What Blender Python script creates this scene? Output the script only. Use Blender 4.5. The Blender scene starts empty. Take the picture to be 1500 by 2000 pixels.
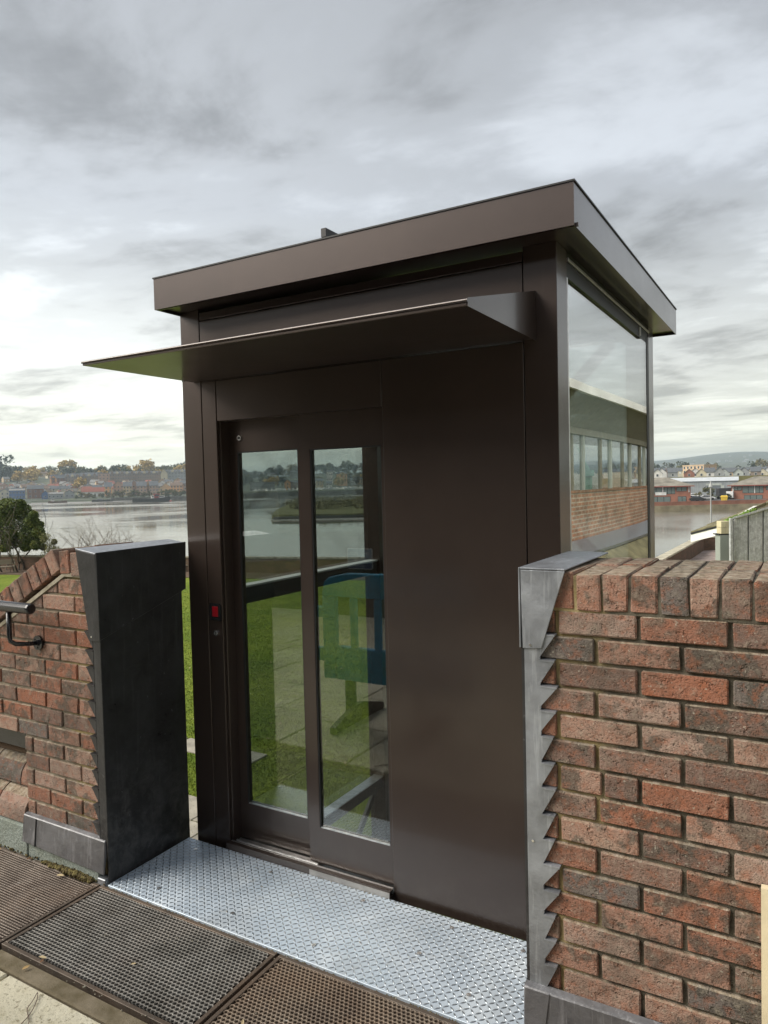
import bpy, bmesh, math, random
from mathutils import Vector, Matrix
random.seed(7)
S=bpy.context.scene; COL=S.collection
R=math.radians
# ------------------------------------------------------------------ camera
F=1414.117; CX,CY,CZ=2.5772,-2.0193,1.6712
def basis():
    y,p,r=R(30.3174),R(-2.1195),R(-1.3889)
    fwd=Vector((-math.sin(y)*math.cos(p),math.cos(y)*math.cos(p),math.sin(p)))
    rt=Vector((math.cos(y),math.sin(y),0)); up=rt.cross(fwd)
    return rt*math.cos(r)+up*math.sin(r), -rt*math.sin(r)+up*math.cos(r), fwd
RT,UP,FW=basis(); CAM=Vector((CX,CY,CZ))
cd=bpy.data.cameras.new('camera'); cam=bpy.data.objects.new('camera',cd); COL.objects.link(cam)
cd.sensor_fit='VERTICAL'; cd.sensor_height=36; cd.lens=F/2000*36; cd.clip_end=20000; cd.clip_start=.05
mw=Matrix((RT,UP,-FW)).transposed().to_4x4(); mw.translation=CAM; cam.matrix_world=mw
S.camera=cam
def pt(u,v,D): return CAM+(RT*((u-750)/F)-UP*((v-1000)/F)+FW)*D      # a pixel of the photograph at depth D metres
def hv(u):                                                            # horizon row at column u
    a=FW.z+RT.z*((u-750)/F); return 1000+a/UP.z*F
def gz(v,u,D): return CZ-(v-hv(u))/F*D
# ------------------------------------------------------------------ light
GLOW=(-.825,.552,.12)
SUN_EL,SUN_AZ=R(40),math.atan2(-.62,-.78)                             # low soft sun from the left, behind the viewer
W=bpy.data.worlds.new("World"); S.world=W; W.use_nodes=True
nt=W.node_tree; nt.nodes.clear(); N=nt.nodes.new; L=nt.links.new
def wm(op,a,b=None,c=None,clamp=False):
    n=N('ShaderNodeMath'); n.operation=op; n.use_clamp=clamp
    for i,x in enumerate((a,b,c)):
        if x is None: continue
        if isinstance(x,(int,float)): n.inputs[i].default_value=x
        else: L(x,n.inputs[i])
    return n.outputs[0]
def ramp(fac,stops,interp='LINEAR',N=N,L=L):
    n=N('ShaderNodeValToRGB'); cr=n.color_ramp; cr.interpolation=interp
    while len(cr.elements)<len(stops): cr.elements.new(.5)
    for e,(p,c) in zip(cr.elements,stops):
        e.position=p; e.color=(c,c,c,1) if isinstance(c,(int,float)) else (*c,1)
    L(fac,n.inputs[0]); return n.outputs[0]
tc=N('ShaderNodeTexCoord'); sp=N('ShaderNodeSeparateXYZ'); L(tc.outputs['Generated'],sp.inputs[0])
z=wm('MAXIMUM',sp.outputs[2],0.0); zz=wm('ADD',z,.075)
cb=N('ShaderNodeCombineXYZ'); L(wm('DIVIDE',sp.outputs[0],zz),cb.inputs[0]); L(wm('DIVIDE',sp.outputs[1],zz),cb.inputs[1])
mp=N('ShaderNodeMapping'); mp.inputs['Location'].default_value=(3.1,1.7,.4); mp.inputs['Rotation'].default_value=(0,0,R(35)); mp.inputs['Scale'].default_value=(.85,1.1,1); L(cb.outputs[0],mp.inputs[0])
def wnoise(scale,detail,rough,dist):
    n=N('ShaderNodeTexNoise'); n.inputs['Scale'].default_value=scale; n.inputs['Detail'].default_value=detail
    n.inputs['Roughness'].default_value=rough; n.inputs['Distortion'].default_value=dist; L(mp.outputs[0],n.inputs['Vector']); return n.outputs['Fac']
n1=wnoise(.75,10,.58,.3); n2=wnoise(2.6,9,.62,.5)
nn=wm('ADD',wm('MULTIPLY',n1,.78),wm('MULTIPLY',n2,.22))
cl=ramp(nn,[(.38,.0),(.50,.45),(.62,1.)],'EASE')
lum=ramp(z,[(0,.34),(.06,.335),(.16,.30),(.30,.215),(.55,.185),(.8,.22),(1,.28)],'EASE')
amp=ramp(z,[(0,.12),(.08,.50),(.3,.48),(1,.48)])
br=wm('MULTIPLY',lum,wm('ADD',1.0,wm('MULTIPLY',amp,wm('SUBTRACT',wm('MULTIPLY',cl,2.),.85))))
gd=N('ShaderNodeVectorMath'); gd.operation='DOT_PRODUCT'; L(tc.outputs['Generated'],gd.inputs[0]); gd.inputs[1].default_value=GLOW       # thin cloud where the sun glows through, low on the left
glow=wm('POWER',wm('MAXIMUM',gd.outputs['Value'],0.0),7.0); br=wm('MULTIPLY',br,wm('ADD',.90,wm('MULTIPLY',glow,.36)))
tint=ramp(z,[(0,(1.0,.98,.74)),(.06,(1.0,.995,.84)),(.16,(.98,1.0,.95)),(.35,(.91,.96,1.02)),(1,(.92,.96,1.01))])
vm=N('ShaderNodeVectorMath'); vm.operation='SCALE'; L(tint,vm.inputs[0]); L(br,vm.inputs['Scale'])
sky=N('ShaderNodeTexSky'); sky.sky_type='NISHITA'; sky.sun_disc=False; sky.sun_elevation=SUN_EL
sky.sun_rotation=math.pi/2-SUN_AZ; sky.air_density=1; sky.dust_density=2
b1=N('ShaderNodeBackground'); b1.inputs[1].default_value=.05; L(sky.outputs[0],b1.inputs[0])
b2=N('ShaderNodeBackground'); b2.inputs[1].default_value=1.0; L(vm.outputs[0],b2.inputs[0])
mx=N('ShaderNodeMixShader'); L(ramp(nn,[(.42,.97),(.62,.88)]),mx.inputs[0]); L(b1.outputs[0],mx.inputs[1]); L(b2.outputs[0],mx.inputs[2])
out=N('ShaderNodeOutputWorld'); L(mx.outputs[0],out.inputs[0])
sl=bpy.data.lights.new('sun','SUN'); so=bpy.data.objects.new('sun',sl); COL.objects.link(so)
sl.energy=1.5; sl.angle=R(40); sl.color=(1,.94,.84)
sd=Vector((math.cos(SUN_EL)*math.cos(SUN_AZ),math.cos(SUN_EL)*math.sin(SUN_AZ),math.sin(SUN_EL)))
so.rotation_euler=sd.to_track_quat('Z','Y').to_euler()
S.view_settings.view_transform='Standard'; S.view_settings.look='None'; S.view_settings.gamma=1
S.view_settings.exposure=1.6; S.view_settings.use_curve_mapping=False
S.render.engine='CYCLES'; S.cycles.max_bounces=10; S.cycles.volume_bounces=2; S.cycles.transparent_max_bounces=16; S.cycles.glossy_bounces=4; S.cycles.diffuse_bounces=3
# ------------------------------------------------------------------ material helpers
class Mat:
    def __init__(s,name,color=(.5,.5,.5),rough=.6,metal=0,spec=.5):
        s.m=bpy.data.materials.new(name); s.m.use_nodes=True; s.t=s.m.node_tree; s.b=s.t.nodes['Principled BSDF']
        s.o=s.t.nodes['Material Output']
        s.b.inputs['Base Color'].default_value=(*color,1); s.b.inputs['Roughness'].default_value=rough
        s.b.inputs['Metallic'].default_value=metal; s.b.inputs['Specular IOR Level'].default_value=spec; s._v=None
    def n(s,k): return s.t.nodes.new(k)
    def l(s,a,b): s.t.links.new(a,b)
    def coord(s,kind='Object',scale=(1,1,1),rnd=False):
        c=s.n('ShaderNodeTexCoord').outputs[kind] if kind!='Position' else s.n('ShaderNodeNewGeometry').outputs['Position']
        if rnd:
            oi=s.n('ShaderNodeObjectInfo'); a=s.n('ShaderNodeVectorMath'); a.operation='MULTIPLY_ADD'
            s.l(oi.outputs['Random'],a.inputs[0]); a.inputs[1].default_value=(37,53,71); s.l(c,a.inputs[2]); c=a.outputs[0]
        mpn=s.n('ShaderNodeMapping'); mpn.inputs['Scale'].default_value=scale; s.l(c,mpn.inputs[0]); return mpn.outputs[0]
    def noise(s,vec,scale,detail=4,rough=.55,dist=0):
        n=s.n('ShaderNodeTexNoise'); n.inputs['Scale'].default_value=scale; n.inputs['Detail'].default_value=detail
        n.inputs['Roughness'].default_value=rough; n.inputs['Distortion'].default_value=dist; s.l(vec,n.inputs['Vector']); return n.outputs['Fac']
    def vor(s,vec,scale,feature='F1'):
        n=s.n('ShaderNodeTexVoronoi'); n.inputs['Scale'].default_value=scale; n.feature=feature; s.l(vec,n.inputs['Vector']); return n.outputs['Distance']
    def rand(s): return s.n('ShaderNodeObjectInfo').outputs['Random']
    def ramp(s,f,stops,interp='LINEAR'): return ramp(f,stops,interp,s.n,s.l)
    def mix(s,f,a,b,mode='MIX'):
        n=s.n('ShaderNodeMix'); n.data_type='RGBA'; n.blend_type=mode
        for i,x in ((0,f),(6,a),(7,b)):
            if isinstance(x,(int,float)): n.inputs[i].default_value=x
            elif isinstance(x,tuple): n.inputs[i].default_value=(*x,1)
            else: s.l(x,n.inputs[i])
        return n.outputs[2]
    def math(s,op,a,b):
        n=s.n('ShaderNodeMath'); n.operation=op
        for i,x in enumerate((a,b)):
            if isinstance(x,(int,float)): n.inputs[i].default_value=x
            else: s.l(x,n.inputs[i])
        return n.outputs[0]
    def col(s,x): s.l(x,s.b.inputs['Base Color']); return s
    def rgh(s,x): s.l(x,s.b.inputs['Roughness']); return s
    def bump(s,h,dist=.01,strength=1):
        n=s.n('ShaderNodeBump'); n.inputs['Distance'].default_value=dist; n.inputs['Strength'].default_value=strength
        if s._v is not None: s.l(s._v,n.inputs['Normal'])
        s.l(h,n.inputs['Height']); s._v=n.outputs[0]; s.l(s._v,s.b.inputs['Normal']); return s
def plain(name,c,rough=.7,metal=0,var=.12,sc=6,spec=.5):
    m=Mat(name,c,rough,metal,spec); v=m.coord(rnd=True); n=m.noise(v,sc,5)
    lo=tuple(x*(1-var*1.6) for x in c); hi=tuple(min(1,x*(1+var)) for x in c)
    m.col(m.ramp(n,[(.3,lo),(.7,hi)])); return m.m
def bronze():
    m=Mat('bronze_powder_coat',(.07,.05,.04),.36,.5,.5); m.b.inputs['Coat Weight'].default_value=.55; m.b.inputs['Coat Roughness'].default_value=.14; v=m.coord('Position')
    n=m.noise(v,2.2,5,.6); g=m.noise(v,900,2); st=m.noise(m.coord('Position',(9,9,.8)),2.2,5,.65)
    a=m.ramp(n,[(.3,(.046,.032,.026)),(.7,(.059,.041,.034))])
    sz=m.n('ShaderNodeSeparateXYZ'); m.l(v,sz.inputs[0]); low=m.ramp(m.math('ADD',sz.outputs[2],m.math('MULTIPLY',m.noise(v,6,4,.7),.25)),[(.08,.20),(.26,0)])
    a=m.mix(m.math('MULTIPLY',low,m.ramp(m.noise(v,30,4,.7),[(.4,.3),(.65,1)])),a,(.16,.135,.11))
    a=m.mix(m.ramp(st,[(.64,0),(.8,.05)]),a,(.20,.17,.14))
    m.col(a); m.rgh(m.ramp(m.noise(v,2.0,5,.6,.3),[(.3,.32),(.7,.40)])); m.bump(g,.0004,.5); m.bump(m.noise(v,1.6,2),.006,.25); return m.m
def lead(name,c,rough,met,streak):
    m=Mat(name,c,rough,met); v=m.coord('Position'); n=m.noise(v,7,7,.65,.3); n2=m.noise(m.coord('Position',(14,14,1.2)),3,5,.6)
    sp=m.noise(v,34,4,.7); zx=m.n('ShaderNodeSeparateXYZ'); m.l(v,zx.inputs[0])
    a=m.ramp(n,[(.32,tuple(x*.72 for x in c)),(.68,tuple(x*1.35 for x in c))])
    a=m.mix(m.ramp(n2,[(.55,0),(.75,streak)]),a,tuple(min(1,x*2.0+.03) for x in c))
    a=m.mix(m.ramp(sp,[(.66,0),(.74,.35*streak+.05)]),a,(.55,.57,.6))
    sc=m.ramp(m.math('ADD',zx.outputs[2],m.math('MULTIPLY',m.math('SUBTRACT',m.noise(v,5,5,.7),.5),.9)),[(.12,.32),(.55,0)]); a=m.mix(m.math('MULTIPLY',sc,m.ramp(m.noise(v,16,5,.7,.5),[(.42,.1),(.62,1)])),a,(.22,.215,.21))   # lighter grey blotches low down
    m.col(a); m.rgh(m.ramp(n,[(.3,rough-.1),(.7,rough+.15)])); m.bump(m.noise(v,3.2,4,.5),.03,.35); m.bump(n,.012,.45); m.bump(sp,.002,.5); return m.m
def brick_mat(name='brick_clay',far=False):
    m=Mat(name,(.3,.15,.1),.9,0,.25); v=m.coord(rnd=True)
    r=m.rand()
    base=m.ramp(r,[(0,(.29,.145,.10)),(.14,(.33,.19,.14)),(.28,(.19,.125,.10)),(.42,(.36,.23,.175)),(.56,(.25,.165,.13)),(.68,(.16,.135,.12)),(.80,(.36,.25,.20)),(.90,(.31,.14,.09)),(1,(.22,.14,.105))],'CONSTANT')
    n=m.noise(v,15,4,.55,.3); n2=m.noise(v,34,6,.7); n3=m.noise(v,210,3,.6)
    oi=m.rand(); amt=m.ramp(m.math('FRACT',m.math('MULTIPLY',oi,7.31),0),[(.15,.1),(.6,1)])
    base=m.mix(m.math('MULTIPLY',m.ramp(n,[(.48,0),(.56,.72)]),amt),base,(.085,.078,.064))
    base=m.mix(m.ramp(n2,[(.32,.6),(.5,0)]),base,(.33,.115,.055))
    base=m.mix(m.ramp(n2,[(.54,0),(.72,.55)]),base,(.36,.31,.24))
    base=m.mix(m.ramp(n3,[(.33,.8),(.43,0)]),base,(.035,.028,.022))
    base=m.mix(m.ramp(m.noise(v,120,2,.5),[(.67,0),(.72,.6)]),base,(.46,.42,.34))
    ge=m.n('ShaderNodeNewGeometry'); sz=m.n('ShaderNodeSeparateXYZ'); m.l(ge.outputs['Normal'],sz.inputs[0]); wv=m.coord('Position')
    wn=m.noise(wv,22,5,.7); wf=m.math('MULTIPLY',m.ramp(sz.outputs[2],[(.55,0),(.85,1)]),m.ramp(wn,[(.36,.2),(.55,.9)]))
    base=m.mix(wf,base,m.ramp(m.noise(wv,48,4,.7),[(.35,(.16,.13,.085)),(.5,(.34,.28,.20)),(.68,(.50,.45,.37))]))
    soot=m.noise(wv,3.1,5,.7,.4); base=m.mix(m.ramp(soot,[(.50,0),(.66,.55)]),base,(.085,.075,.06)); base=m.mix(m.ramp(soot,[(.28,.35),(.42,0)]),base,(.42,.34,.26))   # damp stains and pale bloom running over several bricks
    m.col(base); m.bump(n3,.004,1); m.bump(m.ramp(m.noise(v,38,3,.6),[(.30,0),(.40,1)]),.006,.8); m.bump(n2,.008,.7); m.bump(m.noise(v,60,3),.004,.7); return m.m
def mortar_mat(name,c1,c2,yellow=None):
    m=Mat(name,c1,.95,0,.2); v=m.coord('Position'); n=m.noise(v,12,6,.65); n2=m.noise(v,240,3)
    a=m.ramp(n,[(.35,c1),(.65,c2)])
    if yellow:
        sx=m.n('ShaderNodeSeparateXYZ'); m.l(v,sx.inputs[0])
        k=m.math('ADD',sx.outputs[0],m.math('MULTIPLY',m.math('SUBTRACT',m.noise(v,5,3),.5),.5))
        f=m.ramp(m.math('ABSOLUTE',m.math('SUBTRACT',k,yellow),0),[(.06,1),(.16,0)])
        a=m.mix(f,a,m.ramp(n,[(.3,(.26,.20,.09)),(.7,(.38,.31,.17))]))
    m.col(a); m.bump(n2,.003,1); m.bump(n,.006,.6); return m.m
def glass_mat(name,tint,refl=1.0,rough=0.0,film=.0):
    m=bpy.data.materials.new(name); m.use_nodes=True; t=m.node_tree; t.nodes.clear(); n=t.nodes.new
    tr=n('ShaderNodeBsdfTransparent'); tr.inputs[0].default_value=(*tint,1)
    gl=n('ShaderNodeBsdfGlossy'); gl.inputs['Roughness'].default_value=rough; gl.inputs[0].default_value=(refl,refl,refl,1)
    ge=n('ShaderNodeNewGeometry'); dt=n('ShaderNodeVectorMath'); dt.operation='DOT_PRODUCT'; t.links.new(ge.outputs['Incoming'],dt.inputs[0]); t.links.new(ge.outputs['Normal'],dt.inputs[1])
    def ma(op,a,b):
        q=n('ShaderNodeMath'); q.operation=op
        for i,x in enumerate((a,b)):
            if x is None: continue
            if isinstance(x,(int,float)): q.inputs[i].default_value=x
            else: t.links.new(x,q.inputs[i])
        return q.outputs[0]
    k=ma('POWER',ma('SUBTRACT',1.0,ma('ABSOLUTE',dt.outputs['Value'],None)),5.0)       # Schlick, the same from both sides of a thin pane
    mm=n('ShaderNodeMath'); mm.operation='MULTIPLY_ADD'; mm.inputs[1].default_value=.96-film; mm.inputs[2].default_value=.04+film/2; t.links.new(k,mm.inputs[0])
    mxs=n('ShaderNodeMixShader'); t.links.new(mm.outputs[0],mxs.inputs[0]); t.links.new(tr.outputs[0],mxs.inputs[1]); t.links.new(gl.outputs[0],mxs.inputs[2])
    o=n('ShaderNodeOutputMaterial'); t.links.new(mxs.outputs[0],o.inputs[0]); return m
M={}
M['bronze']=bronze()
M['black']=plain('black_rubber',(.012,.012,.013),.5)
M['blackpaint']=plain('black_gloss_paint',(.014,.014,.016),.22,0,.2,20)
M['lead_dark']=lead('lead_oiled_dark',(.036,.036,.038),.36,.35,.35)
M['lead']=lead('lead_weathered',(.27,.285,.31),.40,.5,.8)
M['lead_apron']=lead('lead_scuffed',(.16,.16,.17),.42,.5,1.0)
M['brick']=brick_mat()
M['mortar_l']=mortar_mat('mortar_left',(.16,.135,.10),(.30,.26,.20),-.12)
M['mortar_r']=mortar_mat('mortar_right',(.06,.053,.04),(.19,.17,.13),1.93)
M['mortar_white']=mortar_mat('mortar_pale',(.24,.21,.15),(.44,.40,.31))
M['door_glass']=glass_mat('tinted_door_glass',(.77,.80,.79),1.0,0,.07)
M['side_glass']=glass_mat('clear_side_glass',(.68,.73,.73),1.0,0,.95)
M['alu']=plain('brushed_aluminium',(.62,.62,.62),.32,.9,.15,30)
M['steel']=plain('bright_steel',(.7,.7,.7),.25,1,.1)
M['red']=plain('red_indicator_lens',(.26,.003,.010),.3)
M['white']=plain('white_paint',(.78,.78,.76),.6)
M['soil']=plain('dark_soil',(.10,.065,.04),.95)
M['concrete']=(lambda m:(m.col(m.mix(m.ramp(m.noise(m.coord('Position'),8,6,.6),[(.45,0),(.7,.6)]),m.ramp(m.noise(m.coord('Position'),150,3),[(.35,(.17,.20,.18)),(.65,(.36,.40,.36))]),(.14,.15,.10))),m.bump(m.noise(m.coord('Position'),90,4),.006,1))and m.m)(Mat('aggregate_concrete',(.3,.33,.3),.9))
# ------------------------------------------------------------------ mesh helpers
WL={}
def bmn(): return bmesh.new()
def box(bm,x0,x1,y0,y1,z0,z1):
    v=[bm.verts.new(p) for p in ((x0,y0,z0),(x1,y0,z0),(x1,y1,z0),(x0,y1,z0),(x0,y0,z1),(x1,y0,z1),(x1,y1,z1),(x0,y1,z1))]
    for f in ((0,3,2,1),(4,5,6,7),(0,1,5,4),(1,2,6,5),(2,3,7,6),(3,0,4,7)): bm.faces.new([v[i] for i in f])
    return v
def hexa(bm,pts):                                                     # 8 corners, same order as box
    v=[bm.verts.new(p) for p in pts]
    for f in ((0,3,2,1),(4,5,6,7),(0,1,5,4),(1,2,6,5),(2,3,7,6),(3,0,4,7)): bm.faces.new([v[i] for i in f])
def prism(bm,poly,y0,y1,axis='y'):                                    # polygon extruded along an axis
    def P(a,b,c):
        return (a,c,b) if axis=='y' else ((c,a,b) if axis=='x' else (a,b,c))
    A=[bm.verts.new(P(a,b,y0)) for a,b in poly]; B=[bm.verts.new(P(a,b,y1)) for a,b in poly]
    n=len(poly); bm.faces.new(A[::-1]); bm.faces.new(B)
    for i in range(n): bm.faces.new((A[i],A[(i+1)%n],B[(i+1)%n],B[i]))
def tube(bm,pts,r,seg=10,cap=True):
    pts=[Vector(p) for p in pts]; rs=r if isinstance(r,(list,tuple)) else [r]*len(pts); rings=[]
    for i,p in enumerate(pts):
        d=(pts[min(i+1,len(pts)-1)]-pts[max(i-1,0)]).normalized()
        a=d.cross(Vector((0,0,1))); a=a if a.length>.05 else d.cross(Vector((1,0,0))); a.normalize(); b=d.cross(a)
        rings.append([bm.verts.new(p+(a*math.cos(2*math.pi*k/seg)+b*math.sin(2*math.pi*k/seg))*rs[i]) for k in range(seg)])
    for A,B in zip(rings,rings[1:]):
        for k in range(seg): bm.faces.new((A[k],A[(k+1)%seg],B[(k+1)%seg],B[k]))
    if cap and seg>2: bm.faces.new(rings[0][::-1]); bm.faces.new(rings[-1])
def mesh(name,bm,mat=None,bevel=0,smooth=False,recalc=True):
    if recalc: bmesh.ops.recalc_face_normals(bm,faces=bm.faces)
    if bevel: bmesh.ops.bevel(bm,geom=bm.edges[:],offset=bevel,segments=1,affect='EDGES',profile=.6)
    me=bpy.data.meshes.new(name); bm.to_mesh(me); bm.free()
    if mat: me.materials.append(M[mat] if isinstance(mat,str) else mat)
    if smooth:
        for p in me.polygons: p.use_smooth=True
    return me
def put(name,me,parent=None,loc=(0,0,0),rot=None):                    # loc in world metres unless the parent is turned
    o=bpy.data.objects.new(name,me); COL.objects.link(o); loc=Vector(loc)
    base=WL.get(parent.name,Vector()) if parent else Vector()
    o.location=loc-base; WL[o.name]=loc
    if parent: o.parent=parent
    if rot: o.rotation_euler=rot
    return o
def part(name,bm,mat,parent=None,bevel=0,smooth=False,loc=(0,0,0)): return put(name,mesh(name,bm,mat,bevel,smooth),parent,loc)
def tag(o,label=None,cat=None,group=None,kind=None):
    if label: o['label']=label
    if cat: o['category']=cat
    if group: o['group']=group
    if kind: o['kind']=kind
    return o
def thing(name,label,cat,loc=(0,0,0),group=None,rz=0):
    o=bpy.data.objects.new(name,None); COL.objects.link(o); o.location=loc; o.rotation_euler=(0,0,rz); WL[o.name]=Vector(loc) if not rz else Vector()
    o.empty_display_size=.2; return tag(o,label,cat,group)
def local(name,me,parent,loc=(0,0,0),rot=None):                       # child in the local frame of a turned thing
    o=bpy.data.objects.new(name,me); COL.objects.link(o); o.parent=parent; o.location=loc; WL[o.name]=Vector()
    if rot: o.rotation_euler=rot
    return o
# ------------------------------------------------------------------ terrain, river
def lerp_prof(P,d):
    if d<=P[0][0]: return P[0][1]
    for (a,x),(b,y) in zip(P,P[1:]):
        if d<=b: return x+(y-x)*(d-a)/(b-a)
    return P[-1][1]
def sm(a,b,x): t=max(0,min(1,(x-a)/(b-a))); return t*t*(3-2*t)
PL=[(640,-8.5),(664,-7.2),(668,-5.6),(690,-4.4),(760,-1.5),(820,6),(900,15),(1000,22),(1150,27),(1300,30),(1700,27),(2600,30),(6000,20)]
PC=[(680,-8.5),(700,-6.9),(702,-2.0),(860,-1.2),(1100,7),(1600,28),(2500,33),(6000,20)]
PR=[(186.5,-9),(187,-4.95),(300,-4.9),(430,-1),(520,2),(900,5),(1800,12),(3000,58),(4200,124),(5000,128),(6000,120)]
def ground_z(u,D):
    l,c,r=lerp_prof(PL,D),lerp_prof(PC,D),lerp_prof(PR,D)
    k=sm(380,470,u); z=l*(1-k)+c*k; k=sm(780,1180,u); z=z*(1-k)+r*k
    if D>1000: z+= (math.sin(u*.021+D*.0007)*3+math.sin(u*.0083+1.3)*6)*min(1,(D-1000)/900)*(1+2*sm(900,1300,u)*sm(2500,4000,D))
    return z
def gxy(u,D):
    p=CAM+(RT*((u-750)/F)-UP*((hv(u)-1000)/F)+FW)*D; return p.x,p.y
Ds=[150,186.5,187,230,300,430,520,640,664,668,680,690,700,702,760,820,860,900,1000,1100,1150,1300,1450,1600,1700,1900,2200,2600,3000,3400,3800,4200,4600]
us=list(range(-500,2620,20))
bm=bmn(); rows=[]
for D in Ds: rows.append([bm.verts.new((*gxy(u,D),ground_z(u,D))) for u in us])
for A,B in zip(rows,rows[1:]):
    for i in range(len(us)-1): bm.faces.new((A[i],A[i+1],B[i+1],B[i]))
m=Mat('far_hill_ground',(.1,.12,.06),1); v=m.coord('Position')
a=m.ramp(m.noise(v,.012,6,.6),[(.35,(.05,.06,.04)),(.5,(.09,.11,.06)),(.6,(.13,.125,.08)),(.7,(.065,.075,.055))])
m.col(m.mix(m.ramp(m.noise(v,.08,4),[(.4,0),(.6,.6)]),a,(.05,.055,.04)))
tag(part('hills',bm,m.m,smooth=True),'wooded hills and built banks rising beyond the river',kind='structure')
# river bed sheet to the horizon then the water over it
m=Mat('river_water',(.055,.06,.05),.05,0,.5); v=m.coord('Position'); m.b.inputs['IOR'].default_value=1.33
v2=m.coord('Position',(1,1,1)); patch=m.noise(v,.012,4,.6,.5)
m.col(m.ramp(patch,[(.4,(.12,.115,.09)),(.6,(.20,.185,.145))])); m.rgh(m.ramp(patch,[(.42,.03),(.6,.22)]))
m.bump(m.noise(v2,1.1,4,.6),.04,.10); m.bump(m.noise(v2,.12,3,.5),.2,.10)
bm=bmn(); q=[bm.verts.new(p) for p in ((-6100,-40,-6.83),(3900,-40,-6.83),(3900,7300,-6.83),(-6100,7300,-6.83))]; bm.faces.new(q)
tag(part('river',bm,m.m),'wide calm pale river reflecting the cloudy sky',kind='structure')
# ---- mud flats
mud=Mat('wet_mud',(.16,.14,.12),.35); v=mud.coord('Position'); mud.col(mud.ramp(mud.noise(v,.3,5),[(.4,(.14,.125,.10)),(.6,(.26,.235,.20))])); mud.bump(mud.noise(v,1.2,5),.1,.6)
def sheet(name,pts,z,h,mat,label,kind='structure',parent=None):
    bm=bmn(); prism(bm,[(p[0],p[1]) for p in pts],z-h,z,axis='z'); return tag(part(name,bm,mat,parent),label,kind=kind)
# ------------------------------------------------------------------ lower garden: lawn, paths, river wall, yard
LZ=-3.30
m=Mat('lawn_grass',(.09,.14,.03),1,0,.2); v=m.coord('Position')
a=m.ramp(m.noise(v,.5,5,.6),[(.35,(.135,.20,.02)),(.65,(.25,.30,.038))])
a=m.mix(m.ramp(m.noise(v,9,5,.7),[(.36,.5),(.55,0)]),a,(.07,.115,.015)); a=m.mix(m.ramp(m.noise(v,60,3,.6),[(.62,0),(.72,.6)]),a,(.30,.36,.10))
m.col(a); m.bump(m.noise(v,30,4,.7),.05,1); m.bump(m.noise(v,6,4,.7),.08,.8); M['lawn']=m.m
def P2(u,D): return gxy(u,D)
wallpts=[(-700,62),(-100,49.2),(350,43.9),(700,40.6),(1000,38.2),(1279,35.4),(1368,49.3),(1480,49.8)]
gp=[P2(u,D) for u,D in wallpts]
bm=bmn(); prism(bm,gp+[(40,30),(40,.76),(-75,.76)],LZ-.4,LZ,axis='z'); tag(part('lawn',bm,'lawn'),'green lawn below the terrace',kind='structure')
# grass blades, nearer part of the lawn
bm=bmn(); rg=random.Random(3)
for i in range(52000):
    D=rg.uniform(9,13)+rg.random()**2*26; u=rg.uniform(330,770); x,y=P2(u,D)
    if y<3.3: continue
    h=rg.uniform(.015,.035)*(1+D*.012); a=rg.uniform(0,math.pi); w=.004+D*.0004; dx,dy=math.cos(a)*w,math.sin(a)*w
    lx,ly=rg.uniform(-.02,.02),rg.uniform(-.02,.02)
    bm.faces.new([bm.verts.new(p) for p in ((x-dx,y-dy,LZ),(x+dx,y+dy,LZ),(x+lx,y+ly,LZ+h))])
tag(put('grass',mesh('grass',bm,'lawn',recalc=False)),'short grass blades growing over the lawn','grass',kind='stuff')
# flag path pieces seen in the gap beside the lift
stone=plain('pale_flagstone',(.34,.31,.25),.9,0,.25,3); M['flag']=stone
pv=bpy.data.objects.new('garden_path',None); COL.objects.link(pv); tag(pv,'flagstone path below the lift',kind='structure'); WL[pv.name]=Vector()
for j,(yy,x0,x1) in enumerate([(3.1,-9,-4.7),(3.75,-9,-4.7),(4.4,-9,-4.7),(5.05,-9,-4.7),(5.7,-9,-4.7)]):
    x=x0+(j%2)*.4
    while x<x1:
        bm=bmn(); box(bm,x,x+.88,yy,yy+.63,LZ-.05,LZ+.02+rg.uniform(0,.008)); part('paving_slab',bm,'flag',pv,bevel=.008); x+=.9
for k in range(9):
    x,y=-15.2+k*1.02,7.75; bm=bmn(); box(bm,x,x+.95,y,y+.55,LZ-.05,LZ+.03); part('paving_slab',bm,'flag',pv,bevel=.01)
bm=bmn(); box(bm,1.0,13,.76,14,LZ+.005,LZ+.02); tag(part('bounce_blocker',bm,plain('dark_bounce_sheet',(.05,.05,.052),.9)),'added dark sheet beside the lift cutting green bounce light',kind='structure')  # added dark ground sheet, keeps green lawn bounce off the lift soffit
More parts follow.
